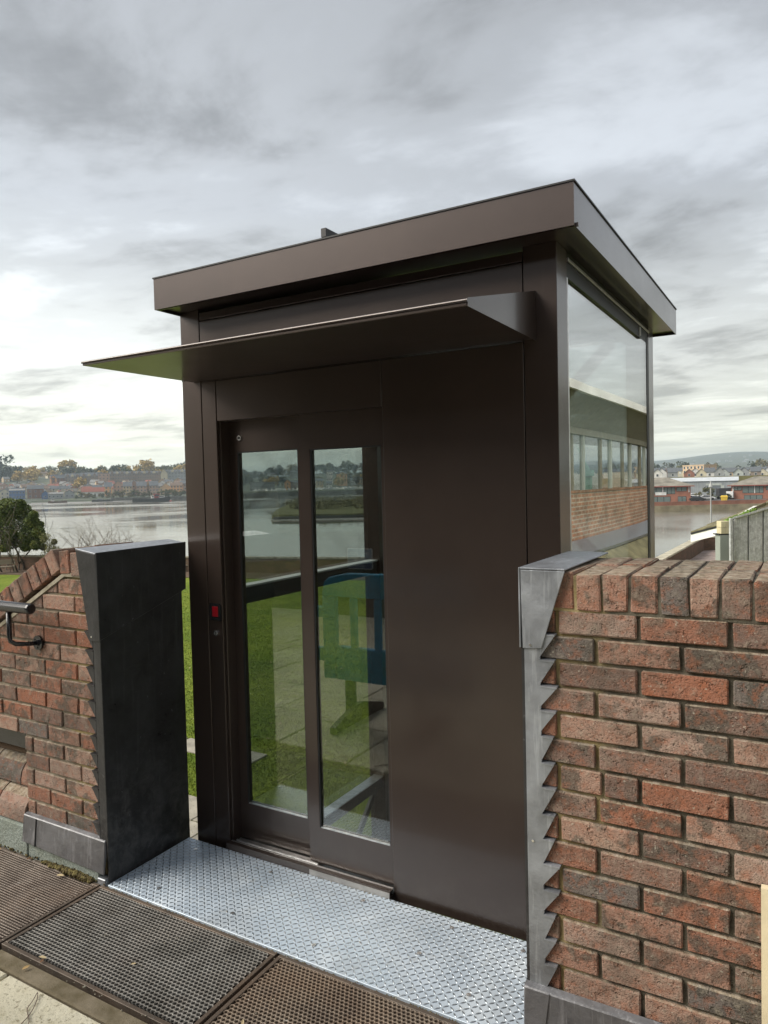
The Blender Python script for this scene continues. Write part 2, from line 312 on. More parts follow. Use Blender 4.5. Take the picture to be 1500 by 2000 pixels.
# soil bed by the river wall
def offset_line(pts,d):
    o=[]
    for i,p in enumerate(pts):
        a=Vector(pts[max(i-1,0)]); b=Vector(pts[min(i+1,len(pts)-1)]); t=(b-a).normalized(); o.append((p[0]-t.y*d,p[1]+t.x*d))
    return o
bm=bmn(); prism(bm,gp[:5]+offset_line(gp[:5],-2.6)[::-1],LZ,LZ+.03,axis='z'); tag(part('flower_bed',bm,'soil'),'bare brown soil strip along the river wall',kind='structure')
def brick_tex(name,c1,c2,mort,scale=1,bw=.225,bh=.075,coord='UV',msz=.006):
    m=Mat(name,c1,.92,0,.2); t=m.n('ShaderNodeTexBrick'); t.inputs['Scale'].default_value=1
    t.inputs['Brick Width'].default_value=bw*scale; t.inputs['Row Height'].default_value=bh*scale; t.inputs['Mortar Size'].default_value=msz*scale; t.inputs['Mortar Smooth'].default_value=.1
    t.inputs['Color1'].default_value=(*c1,1); t.inputs['Color2'].default_value=(*c2,1); t.inputs['Mortar'].default_value=(*mort,1); t.inputs['Bias'].default_value=-.1
    c=m.n('ShaderNodeTexCoord').outputs[coord]; m.l(c,t.inputs['Vector'])
    v=m.coord('Position'); a=m.mix(m.ramp(m.noise(v,1.3,6,.65),[(.4,0),(.65,.55)]),t.outputs['Color'],(.09,.075,.055))
    m.col(a); m.bump(m.math('SUBTRACT',1,t.outputs['Fac']),.008,.8); m.bump(m.noise(v,40,3),.006,.6); return m.m
M['gbrick']=brick_tex('garden_wall_brick',(.22,.12,.08),(.13,.09,.06),(.16,.14,.11))
def wallrun(name,pts,z0,z1,t,mat,label,cat,cope=None,copemat=None,parent=None):
    root=thing(name,label,cat,(pts[0][0],pts[0][1],z0))
    a=offset_line(pts,-t/2); b=offset_line(pts,t/2); bm=bmn(); uv=bm.loops.layers.uv.new('UVMap')
    s=0
    for i in range(len(pts)-1):
        Ls=(Vector(pts[i+1])-Vector(pts[i])).length
        def quad(ps,uvs):
            f=bm.faces.new([bm.verts.new(p) for p in ps])
            for l,q in zip(f.loops,uvs): l[uv].uv=q
        for q,fl in ((a,1),(b,-1)):
            quad([(*q[i],z0),(*q[i+1],z0),(*q[i+1],z1),(*q[i],z1)][::fl],[(s,z0),(s+Ls,z0),(s+Ls,z1),(s,z1)][::fl])
        quad([(*a[i],z1),(*a[i+1],z1),(*b[i+1],z1),(*b[i],z1)],[(s,0),(s+Ls,0),(s+Ls,t),(s,t)]); s+=Ls
    put('wall_face',mesh('wall_face',bm,mat,recalc=False),root)
    if cope:
        a=offset_line(pts,-t/2-.05); b=offset_line(pts,t/2+.05)
        for i in range(len(pts)-1):
            n=max(1,int((Vector(pts[i+1])-Vector(pts[i])).length/(1.2 if cope>0 else 50))); A0,A1,B0,B1=[Vector(q) for q in (a[i],a[i+1],b[i],b[i+1])]
            for k in range(n):
                f0,f1=k/n+.004,(k+1)/n-.004; c=[A0.lerp(A1,f0),A0.lerp(A1,f1),B0.lerp(B1,f1),B0.lerp(B1,f0)]
                bm=bmn(); hexa(bm,[(p.x,p.y,z1+.003) for p in c]+[(p.x,p.y,z1+abs(cope)) for p in c]); part('coping_stone',bm,copemat,root)
    return root
M['cope']=plain('weathered_coping',(.30,.27,.20),.9,0,.3,4)
wallrun('garden_wall',gp[:6],LZ-.1,LZ+.86,.35,'gbrick','low dark brick river wall with flat coping at the far edge of the lawn','wall',.09,'cope')
M['cope2']=plain('pale_coping',(.50,.46,.35),.9,0,.2,2)
wallrun('yard_wall',gp[5:],LZ-.1,LZ+.86,.4,'gbrick','low brick wall with pale coping round the pinkish yard right of the lift','wall',.10,'cope2')
# yard paving
M['yard']=brick_tex('pink_yard_paving',(.50,.36,.30),(.42,.35,.32),(.30,.27,.25),2.2)
bm=bmn(); uv=bm.loops.layers.uv.new('UVMap'); f=bm.faces.new([bm.verts.new((*P2(u,D),LZ+.012)) for u,D in ((1279,35.0),(1366,49.0),(1500,49.5),(1700,30),(1300,24))])
for l in f.loops: l[uv].uv=(l.vert.co.x,l.vert.co.y)
tag(part('yard',bm,'yard'),'pale pink block paved yard',kind='structure')
# ------------------------------------------------------------------ terrace: ground under everything near
M['dirt']=plain('packed_dirt',(.09,.075,.055),.95,0,.3,20)
bm=bmn(); box(bm,-14,14,-9,.475,-.6,-.055); tag(part('terrace_base',bm,'dirt'),'dark ground under the terrace paving',kind='structure')
bm=bmn(); box(bm,-14,-.03,.48,.75,-3.6,-.35); box(bm,1.95,14,.48,.75,-3.6,-.35); tag(part('retaining_wall',bm,'gbrick'),'brick retaining wall below the terrace',kind='structure')
# slabs
m=Mat('riven_concrete_slab',(.5,.46,.35),.9,0,.3); v=m.coord('Position')
a=m.ramp(m.noise(v,2.5,6,.6),[(.35,(.60,.55,.41)),(.65,(.76,.72,.58))]); a=m.mix(m.ramp(m.noise(v,70,3,.7),[(.33,.8),(.45,0)]),a,(.22,.19,.12)); a=m.mix(m.ramp(m.noise(v,12,5,.7),[(.55,0),(.7,.5)]),a,(.34,.29,.15))
a=m.mix(m.ramp(m.vor(v,130),[(.12,.7),(.2,0)]),a,(.26,.22,.16))
m.col(a); m.bump(m.noise(v,110,3,.7),.004,1); m.bump(m.noise(v,18,4),.004,.7); M['slab']=m.m
pav=bpy.data.objects.new('pavement',None); COL.objects.link(pav); tag(pav,'buff stone slab pavement of the terrace',kind='structure'); WL[pav.name]=Vector()
for row in range(7):
    y1=-.565-row*.605; x=.262-.31*20+(row%2)*.155
    while x<7.5:
        w=.61 if row else .3035; w=.61
        bm=bmn(); box(bm,x+.006,x+w-.006,y1-.597,y1,-.05,-.004+rg.uniform(-.003,.002)); part('paving_slab',bm,'slab',pav,bevel=.006); x+=w
# long stone/metal kerb strip between mats and slabs
M['kerb']=mortar_mat('mossy_kerb',(.14,.115,.07),(.25,.21,.15))
bm=bmn(); x=-6
while x<7: box(bm,x,x+1.495,-.556,-.492,-.05,-.006); x+=1.5
tag(part('kerb_strip',bm,'kerb',bevel=.006),'brown mossy strip edging the metal mats',kind='structure')
# ------------------------------------------------------------------ perforated metal mats
def mat_metal(name,c1,c2,rust):
    m=Mat(name,c1,.55,.35); v=m.coord('Position'); n=m.noise(v,6,6,.65,.3)
    a=m.ramp(n,[(.35,c1),(.6,c2)]); a=m.mix(m.ramp(m.noise(v,3,5,.7),[(.45,0),(.65,rust)]),a,(.16,.085,.045)); a=m.mix(m.ramp(m.noise(v,45,4,.7),[(.64,0),(.72,.8)]),a,(.45,.43,.39))
    m.col(a); m.bump(m.noise(v,200,3),.001,.8); m.bump(n,.006,.5); return m.m
def perf_mat(x0,x1,pitch,hole,mat,label,rustm):
    root=thing('metal_floor_mat',label,'floor mat',((x0+x1)/2,-.26,-.03)); y0,y1=-.478,-.03; b=.016
    bm=bmn(); R0=pitch/math.sqrt(3); dy=pitch*math.sqrt(3)/2; vc={}
    def vt(x,y,z):
        k=(round(x*2e4),round(y*2e4),round(z*2e4))
        if k not in vc: vc[k]=bm.verts.new((x,y,z))
        return vc[k]
    nx=int((x1-x0-2*b)/pitch); ny=int((y1-y0-2*b)/dy); ox=(x1+x0)/2-(nx-1)*pitch/2-.25*pitch; oy=(y0+y1)/2-(ny-1)*dy/2
    for j in range(ny):
        for i in range(nx):
            cx=ox+i*pitch+(j%2)*pitch/2; cy=oy+j*dy; O=[];I=[];D=[]
            for k in range(6):
                a=math.pi/6+k*math.pi/3; O.append(vt(cx+R0*math.cos(a),cy+R0*math.sin(a),-.006)); I.append(vt(cx+hole*math.cos(a),cy+hole*math.sin(a),-.0075)); D.append(vt(cx+hole*math.cos(a),cy+hole*math.sin(a),-.02))
            for k in range(6):
                k2=(k+1)%6
                try: bm.faces.new((O[k],O[k2],I[k2],I[k])); bm.faces.new((I[k],I[k2],D[k2],D[k]))
                except ValueError: pass
    o=put('perforated_sheet',mesh('perforated_sheet',bm,mat,recalc=False),root)
    bm=bmn()
    box(bm,x0,x1,y0,y0+b,-.03,-.004); box(bm,x0,x1,y1-b,y1,-.03,-.004); box(bm,x0,x0+b,y0+b,y1-b,-.03,-.004); box(bm,x1-b,x1,y0+b,y1-b,-.03,-.004)
    part('frame',bm,rustm,root,bevel=.0015)
    bm=bmn(); box(bm,x0+b,x1-b,y0+b,y1-b,-.05,-.034); part('hole_shade_sheet',bm,'black',root)  # black sheet put under the holes to imitate their dark shade
    return root
rust=mat_metal('rusty_frame',(.085,.068,.055),(.15,.12,.095),.3)
mA=mat_metal('mat_steel_brown',(.17,.135,.11),(.30,.25,.21),.4); mB=mat_metal('mat_steel_grey',(.14,.13,.115),(.27,.26,.24),.15); mC=mat_metal('mat_steel_rusty',(.17,.13,.10),(.29,.235,.18),.45)
perf_mat(-.985,-.035,.0145,.0052,mA,'fine holed rusty brown floor mat in front of the left brick wall','' or rust)
perf_mat(-.025,.925,.0175,.0068,mB,'dark grey perforated floor mat in front of the left half of the plate',rust)
perf_mat(.937,1.887,.0165,.0061,mC,'brown perforated floor mat with larger holes at the right end of the row',rust)
perf_mat(-1.945,-.995,.0145,.0052,mA,'fine holed floor mat leaving the picture below the handrail',rust)
perf_mat(1.897,2.847,.0165,.0061,mC,'perforated floor mat below the right brick wall',rust)
# ------------------------------------------------------------------ galvanised tread plate
m=Mat('galvanised_plate',(.5,.55,.6),.45,.3); v=m.coord('Position'); n=m.noise(v,5,6,.6,.4)
a=m.ramp(n,[(.32,(.48,.57,.67)),(.55,(.61,.70,.80)),(.7,(.76,.84,.92))]); a=m.mix(m.ramp(m.noise(v,22,5,.7),[(.56,0),(.72,.5)]),a,(.36,.34,.29)); a=m.mix(m.ramp(m.noise(v,2.6,5,.65,.8),[(.5,0),(.68,.45)]),a,(.40,.43,.45))
m.col(a); m.rgh(m.ramp(n,[(.3,.38),(.7,.58)])); m.bump(m.noise(v,60,3),.001,.4); M['plate']=m.m
m=Mat('worn_tread',(.30,.33,.36),.35,.75); M['lozenge']=m.m
pl=thing('tread_plate','galvanised diamond tread plate laid in front of the lift door','metal plate',(.92,.24,-.005))
bm=bmn(); box(bm,.004,1.856,-.024,.447,-.012,0); part('plate_sheet',bm,'plate',pl,bevel=.001)
bm=bmn(); g=.0205; a_=.0120; b_=.0031; ii=0
y=-.012
while y<.44:
    x=.018+0*(ii%2); jj=0
    while x<1.848:
        an=math.pi/4 if (ii+jj)%2 else -math.pi/4; c,s=math.cos(an),math.sin(an)
        pr=[(a_,0),(a_*.55,b_*.8),(0,b_),(-a_*.55,b_*.8),(-a_,0),(-a_*.55,-b_*.8),(0,-b_),(a_*.55,-b_*.8)]
        ob=[bm.verts.new((x+p*c-q*s,y+p*s+q*c,.0002)) for p,q in pr]; tb=[bm.verts.new((x+.62*(p*c-q*s),y+.62*(p*s+q*c),.0019)) for p,q in pr]
        bm.faces.new(tb)
        for k in range(8): bm.faces.new((ob[k],ob[(k+1)%8],tb[(k+1)%8],tb[k]))
        x+=g; jj+=1
    y+=g; ii+=1
tag(put('raised_tread',mesh('raised_tread',bm,'lozenge',recalc=False),pl),kind='stuff')
for x,y in ((.12,.375),(.56,.38),(1.03,.385),(1.42,.39),(.22,.06),(1.02,.06),(1.62,.09),(1.70,.385),(.62,.07),(1.38,.2)):
    bm=bmn(); tube(bm,[(x,y,.0005),(x,y,.003)],.0085,14); tube(bm,[(x,y,.003),(x,y,.0037)],.004,6); part('screw',bm,'alu',pl)
# ------------------------------------------------------------------ brick walls
BRM=[]
for k in range(8):
    bm=bmn(); box(bm,-.1065,.1065,0,.1025,-.0325,.0325); bmesh.ops.recalc_face_normals(bm,faces=bm.faces)
    bmesh.ops.bevel(bm,geom=bm.edges[:],offset=.0035,segments=1,affect='EDGES')
    for v in bm.verts: v.co+=Vector((rg.uniform(-.0016,.0016),rg.uniform(-.001,.0022),rg.uniform(-.0014,.0014)))
    BRM.append(mesh('brick_stretcher',bm,'brick',recalc=False))
HRM=[]
for k in range(8):
    bm=bmn(); box(bm,-.0335,.0335,0,.220,-.051,.051); bmesh.ops.recalc_face_normals(bm,faces=bm.faces)
    bmesh.ops.bevel(bm,geom=bm.edges[:],offset=.0035,segments=1,affect='EDGES')
    for v in bm.verts: v.co+=Vector((rg.uniform(-.002,.002),rg.uniform(-.001,.002),rg.uniform(-.0025,.0025)))
    HRM.append(mesh('brick_on_edge',bm,'brick',recalc=False))
def poly_brick(poly,y0,y1,parent,name='brick'):                       # a cut brick from an outline in the wall plane
    cx=sum(p[0] for p in poly)/len(poly); cz=sum(p[1] for p in poly)/len(poly)
    bm=bmn(); prism(bm,[(a-cx,b-cz) for a,b in poly],0,y1-y0); bmesh.ops.recalc_face_normals(bm,faces=bm.faces)
    bmesh.ops.bevel(bm,geom=bm.edges[:],offset=.003,segments=1,affect='EDGES')
    return put(name,mesh(name,bm,'brick',recalc=False),parent,(cx,y0,cz))
def clip(poly,f):                                                     # keep f(p)>=0
    o=[]
    for i in range(len(poly)):
        a,b=poly[i],poly[(i+1)%len(poly)]; fa,fb=f(a),f(b)
        if fa>=0: o.append(a)
        if (fa>=0)!=(fb>=0): t=fa/(fa-fb); o.append((a[0]+(b[0]-a[0])*t,a[1]+(b[1]-a[1])*t))
    return o
def area(p): return abs(sum(p[i][0]*p[(i+1)%len(p)][1]-p[(i+1)%len(p)][0]*p[i][1] for i in range(len(p))))/2
# --- right wall
rw=thing('brick_wall','right brick wall with a brick on edge top and grey lead on its end','wall',(2.7,.24,0))
bm=bmn(); box(bm,1.866,4.4,.012,.475,-.05,1.4055); part('mortar_core',bm,'mortar_r',rw)
bm=bmn(); box(bm,1.868,4.39,.0025,.0115,1.3012,1.4040); part('mortar_pointing',bm,'mortar_r',rw)
JR=[1.3067-.075*i for i in range(19)]
for i in range(18):
    zt,zb=JR[i]-.005,JR[i+1]+.005
    if zt<-.04: break
    x=(1.958 if i%2==0 else 2.068)-.225*1; 
    while x<4.3:
        a,b=x+.006,x+.225-.006
        if a<1.872: a=1.872
        if b-a>.03:
            if (i,round(x,2)) in ((6,1.96),(3,2.52),(9,2.3),(12,2.07)) :
                c=a+.065+.07*rg.random(); poly_brick([(a,zb),(c-.005,zb),(c-.005,zt),(a,zt)],rg.uniform(-.002,.002),.1,rw); poly_brick([(c+.005,zb),(b,zb),(b,zt),(c+.005,zt)],0,.1,rw)
            elif b-a>.208: put('brick',rg.choice(BRM),rw,((a+b)/2,rg.uniform(-.003,.002),(zt+zb)/2),(0,rg.uniform(-.006,.006),rg.uniform(-.006,.006)))
            else: poly_brick([(a,zb),(b,zb),(b,zt),(a,zt)],rg.uniform(-.002,.002),.1,rw)
        x+=.225
for r_ in range(2):
    for k in range(34):
        x=1.9005+.0748*k
        put('coping_brick',rg.choice(HRM),rw,(x+rg.uniform(-.002,.002)+(.0 if r_ else 0),(-.004 if r_==0 else .228)+rg.uniform(-.003,.003),1.3605+rg.uniform(-.003,.003)),(0,rg.uniform(-.010,.010),rg.uniform(-.006,.006)))
def lead_cheek(root,xe,sgn,mat,jz0,n,steps_x,strip_x,z_low):          # stepped flashing on the face beside the clad end
    bm=bmn(); y0,y1=-.011,-.0035
    pts=[(xe,z_low)]
    poly=[(xe,z_low)]
    for i in range(n-1,-1,-1):
        zt=jz0-.075*i; zn=zt-.075
        poly.append((strip_x,max(zn,z_low)+.004)); poly.append((steps_x+rg.uniform(-.003,.003),zt)); 
    poly.append((strip_x,jz0)); poly.append((xe,jz0)); 
    pz=poly
    # one strip plus a separate tooth per course, so the folds stay simple quads
    box(bm,min(xe,strip_x),max(xe,strip_x),y0,y1,z_low,jz0+.02)
    part('lead_flashing',bm,mat,root,bevel=.0015)
    for i in range(n):
        zt=jz0-.075*i+rg.uniform(-.003,.003); sb=rg.uniform(.058,.076); tip=steps_x+rg.uniform(-.014,.008)
        bm=bmn(); s=strip_x-sgn*.001
        prism(bm,[(s,zt-sb),(s+sgn*.004,zt-sb+.006),(tip,zt-.001),(s,zt-.001)] ,y0-.001,y1-.0005)
        hexa(bm,[(s,y0-.003,zt-.003),(tip,y0-.003,zt-.003),(tip,.010,zt-.001),(s,.010,zt-.001),(s,y0-.003,zt+.0015),(tip,y0-.003,zt+.0015),(tip,.010,zt+.0035),(s,.010,zt+.0035)])
        part('flashing_step',bm,mat,root)
lead_cheek(rw,1.864,1,'lead',1.2317,14,1.955,1.912,-.04)
bm=bmn(); hexa(bm,[(1.862,-.0175,1.188),(1.918,-.0175,1.192),(1.918,-.0125,1.192),(1.862,-.0125,1.188),(1.860,-.021,1.417),(1.99,-.021,1.417),(1.99,-.016,1.417),(1.860,-.016,1.417)]); part('lead_cap_face',bm,'lead',rw,bevel=.0012)
bm=bmn(); box(bm,1.8585,1.990,-.021,.500,1.4185,1.424); box(bm,1.8535,1.858,-.021,.500,1.19,1.424); part('lead_cap',bm,'lead',rw,bevel=.0015)
bm=bmn(); box(bm,1.856,1.864,-.0105,.470,-.05,1.40); part('lead_end_sheet',bm,'lead_dark',rw)
bm=bmn(); tube(bm,[(1.886,-.020,1.20),(1.886,-.018,1.20)],.004,8); part('nail',bm,'steel',rw)
bm=bmn(); tube(bm,[(1.882,-.0135,.62),(1.882,-.011,.62)],.004,8); part('nail',bm,'steel',rw)
bm=bmn(); hexa(bm,[(1.850,-.035,-.05),(3.2,-.035,-.05),(3.2,-.014,-.05),(1.850,-.014,-.05),(1.852,-.030,.185),(3.2,-.024,.196),(3.2,-.004,.205),(1.852,-.006,.195)]); part('lead_apron',bm,'lead_apron',rw,bevel=.003)
bm=bmn(); hexa(bm,[(1.895,-.0405,-.05),(1.90,-.0405,-.05),(1.90,-.036,-.05),(1.895,-.036,-.05),(1.925,-.033,.185),(1.93,-.033,.185),(1.93,-.028,.187),(1.925,-.028,.187)]); part('apron_fold',bm,'lead_apron',rw)
# --- left wall
lw=thing('brick_wall','left brick wall with sloping brick top, dark lead end and a niche','wall',(-.9,.24,0))
top_line=lambda p: (1.318 if p[0]>-.232 else 1.318+(p[0]+.232)*.537)-p[1]        # keep bricks under the coping
def band(x,z,off): return
TL=lambda x:(1.318 if x>-.232 else 1.318+(x+.232)*.537)
core=[(-.008,-.05),(-.008,TL(0)),(-.232,TL(-.232)),(-2.6,TL(-2.6)),(-2.6,-.05)]
for poly in ([(-.008,-.05),(-.008,TL(0)),(-.232,TL(-.232)),(-.572,TL(-.572)),(-.572,-.05)],[(-.572,.592),(-.572,TL(-.572)),(-2.4,TL(-2.4)),(-2.4,.40),(-2.0,.592)][:0] or [(-.572,.592),(-.572,TL(-.572)),(-1.58,TL(-1.58))]):
    bm=bmn(); prism(bm,[(a_-(.03 if a_>-.02 else 0),b_) for a_,b_ in poly],.009,.475); part('mortar_core',bm,'mortar_l',lw)
bm=bmn(); box(bm,-2.6,-.573,.22,.475,-.05,.80); part('mortar_core',bm,'mortar_l',lw)
JL=[1.1492-.075*i for i in range(-2,16)]
JL=[1.2992-.075*i for i in range(18)]
for i in range(16):
    zt,zb=JL[i]-.005,JL[i+1]+.005
    if zb<.17: break
    x=(-.062 if i%2==0 else -.172)-.225*8+.225
    x=(-.062 if i%2==0 else -.172)-.225*7
    while x<-.01:
        a,b=x+.005,min(x+.225-.005,-.012)
        if zt<.592:
            if b<-.571+.02: x+=.225; continue
            a=max(a,-.570)
        p=[(a,zb),(b,zb),(b,zt),(a,zt)]; full=(b-a)>.212
        pc=clip(p,top_line)
        if len(pc)>2 and area(pc)>.0009:
            if full and abs(area(pc)-area(p))<1e-6: put('brick',rg.choice(BRM),lw,((a+b)/2,rg.uniform(-.003,.002),(zt+zb)/2),(0,rg.uniform(-.008,.008),rg.uniform(-.006,.006)))
            else: poly_brick(pc,rg.uniform(-.002,.002),.1,lw)
        x+=.225
# pale mortar bed under the coping
def along(s): return (-.02-s,0.) 
for (x0,x1) in ((-.012,-.232),(-.232,-1.6)):
    x0=min(x0,-.04)
    bm=bmn(); hexa(bm,[(x1,-.004,TL(x1)-.012),(x0,-.004,TL(x0)-.012),(x0,.45,TL(x0)-.012),(x1,.45,TL(x1)-.012),(x1,-.004,TL(x1)+.006),(x0,-.004,TL(x0)+.006),(x0,.45,TL(x0)+.006),(x1,.45,TL(x1)+.006)]); part('mortar_bed',bm,'mortar_white',lw)
ang=math.atan(.537)
k=0; x=-.072
for k in range(3):
    for r_ in range(2): put('coping_brick',rg.choice(HRM),lw,(x-.076*k,-.008+.226*r_,1.359+.004*k+rg.uniform(-.002,.002)),(0,-.03*k,rg.uniform(-.01,.01)))
for k in range(17):
    s=.045+.0765*k; xx=-.232-s*math.cos(ang); zz=1.318-s*math.sin(ang)
    cx=xx-.072*math.sin(ang)+.0; cz=zz+.075*math.cos(ang)
    for r_ in range(2): put('coping_brick',rg.choice(HRM),lw,(cx-.004,-.008+.226*r_+rg.uniform(-.003,.003),cz),(0,-ang+rg.uniform(-.02,.02),rg.uniform(-.01,.01)))
# lead on the left end
lead_cheek(lw,.0,-1,'lead_dark',1.1492,14,-.088,-.048,.17)
bm=bmn(); hexa(bm,[(-.058,-.018,1.040),(.006,-.018,1.043),(.006,-.0125,1.043),(-.058,-.0125,1.040),(-.120,-.0255,1.428),(.006,-.026,1.410),(.006,-.020,1.410),(-.120,-.0195,1.428)]); part('lead_cap_face',bm,'lead_dark',lw,bevel=.0012)
bm=bmn(); hexa(bm,[(-.120,-.026,1.4285),(.006,-.026,1.410),(-.013,.500,1.414),(-.120,.500,1.4285),(-.120,-.026,1.434),(.006,-.026,1.4155),(-.013,.500,1.4195),(-.120,.500,1.434)]); part('lead_cap',bm,'lead',lw,bevel=.0015)
bm=bmn(); hexa(bm,[(.0030,-.022,1.045),(.0125,-.022,1.045),(-.010,.496,1.196),(-.0225,.496,1.196),(.0065,-.026,1.418),(.0145,-.026,1.418),(-.004,.500,1.4225),(-.012,.500,1.4225)]); part('lead_cap_side',bm,'lead_dark',lw,bevel=.002)
bm=bmn(); hexa(bm,[(-.007,-.0125,-.05),(.002,-.0125,-.05),(-.024,.482,-.05),(-.033,.482,-.05),(-.007,-.0125,1.40),(.002,-.0125,1.40),(-.024,.482,1.40),(-.033,.482,1.40)]); part('lead_end_sheet',bm,'lead_dark',lw,bevel=.002)
bm=bmn(); tube(bm,[(-.045,-.020,1.058),(-.045,-.0185,1.058)],.004,8); part('nail',bm,'steel',lw)
# apron, plinth, niche
bm=bmn(); hexa(bm,[(-.572,-.036,.062),(-.008,-.032,.040),(-.008,-.026,.040),(-.572,-.030,.062),(-.575,-.020,.183),(-.012,-.018,.180),(-.012,.004,.188),(-.575,.004,.190)]); part('lead_apron',bm,'lead_apron',lw,bevel=.003)
bm=bmn(); hexa(bm,[(-.475,-.0395,.060),(-.471,-.0395,.060),(-.471,-.036,.060),(-.475,-.036,.060),(-.480,-.0235,.180),(-.476,-.0235,.180),(-.476,-.020,.180),(-.480,-.020,.180)]); part('apron_fold',bm,'black',lw)
bm=bmn(); box(bm,-.545,-.055,-.022,.008,-.05,.075); part('plinth_block',bm,'concrete',lw,bevel=.004)
bm=bmn(); box(bm,-2.2,-.548,-.026,.20,-.05,.128); part('plinth_block',bm,'concrete',lw,bevel=.004)
bm=bmn(); box(bm,-.054,-.004,-.030,.008,-.05,.020); part('plinth_block',bm,'lead',lw,bevel=.003)
def bullnose(x0,x1,z0,z1,y0,y1):                                     # rounded front top edge
    bm=bmn(); r=min(z1-z0,y1-y0)*.8; prof=[(y1,z0),(y0,z0)]+[(y0+r-r*math.cos(t),z1-r+r*math.sin(t)) for t in [i*math.pi/2/4 for i in range(5)]]+[(y1,z1)]
    prism(bm,prof,x0,x1,axis='x'); bmesh.ops.recalc_face_normals(bm,faces=bm.faces)
    cx=(x0+x1)/2; 
    for v in bm.verts: v.co.x-=cx; v.co.z-=z0; v.co.y-=y0
    put('bullnose_brick',mesh('bullnose_brick',bm,'brick',recalc=False),lw,(cx,y0,z0))
for r_,(z0,z1,y0,y1) in enumerate(((.135,.272,-.014,.12),(.277,.395,.048,.20))):
    x=-.576-(.10 if r_ else .0)
    xs=[-.576]+[-.576-(.115 if r_ else .215)-.225*k for k in range(7)]
    for a,b in zip(xs[1:],xs): bullnose(a+.004,b-.004,z0,z1,y0,y1)
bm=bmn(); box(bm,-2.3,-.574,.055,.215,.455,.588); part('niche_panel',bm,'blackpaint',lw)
bm=bmn(); box(bm,-2.3,-.574,.11,.215,.397,.452); part('niche_brown_board',bm,'soil',lw)  # dark brown board in the niche under the black panel
# handrail
hr=thing('handrail','black tubular handrail end fixed to the left brick wall','handrail',(-.37,0,1.02))
bm=bmn(); tube(bm,[(-2.3,-.12,1.177),(-.31,-.12,1.177),(-.300,-.12,1.177),(-.296,-.12,1.177)],[.024,.024,.0225,.019],20); part('rail',bm,'blackpaint',hr,smooth=False)
bm=bmn(); tube(bm,[(-.462,-.12,1.155),(-.462,-.12,1.04),(-.460,-.118,1.022),(-.450,-.10,1.008),(-.43,-.05,1.000),(-.425,-.012,.998)],[.0115,.0105,.010,.010,.010,.010],10); part('bracket',bm,'blackpaint',hr,smooth=True)
bm=bmn(); tube(bm,[(-.425,-.014,.998),(-.425,-.004,.998)],.033,20); tube(bm,[(-.425,-.020,.998),(-.425,-.014,.998)],.015,12); 
for k in range(3):
    a=k*2.09+.5; tube(bm,[(-.425+.023*math.cos(a),-.017,.998+.023*math.sin(a)),(-.425+.023*math.cos(a),-.0135,.998+.023*math.sin(a))],.0045,6)
part('wall_flange',bm,'blackpaint',hr)
# ------------------------------------------------------------------ the lift
lf=thing('passenger_lift','bronze metal lift shaft with glazed sliding door, canopy and flat roof','lift',(.93,1.4,-3.3))
B='bronze'; FY=.475; X0,X1=.033,1.832; Y1=2.29; ZT=2.50
def lbox(name,x0,x1,y0,y1,z0,z1,mat=B,par=None,bev=.0015):
    bm=bmn(); box(bm,x0,x1,y0,y1,z0,z1); return part(name,bm,mat,par or lf,bevel=bev)
lbox('corner_post',X0,.1495,FY,.60,-3.3,ZT); lbox('corner_post',1.7115,X1,FY,.600,-3.3,ZT)
lbox('corner_post',X0,.15,2.06,Y1,-3.3,ZT); lbox('corner_post',1.712,X1,2.155,Y1,-3.3,ZT)
lbox('door_jamb',.153,.2385,FY+.001,.60,-.30,2.169)
lbox('header_panel',.1535,1.708,FY+.001,.56,2.171,2.447); lbox('header_strip',.153,1.708,FY+.0015,.56,2.4515,2.486)
lbox('door_header',.2425,1.1175,FY+.0015,.56,1.983,2.167)
lbox('front_panel',1.1215,1.7075,FY+.001,.56,-.02,2.167); lbox('door_header_back',.2425,1.1175,.561,.66,1.983,2.44)
lbox('front_base',X0,1.72,.50,.60,-3.3,-.31); lbox('front_base',X0,1.12,.575,.66,-.31,-.02)
lbox('jamb_reveal',.2385,.2500,.490,.62,.002,1.982)
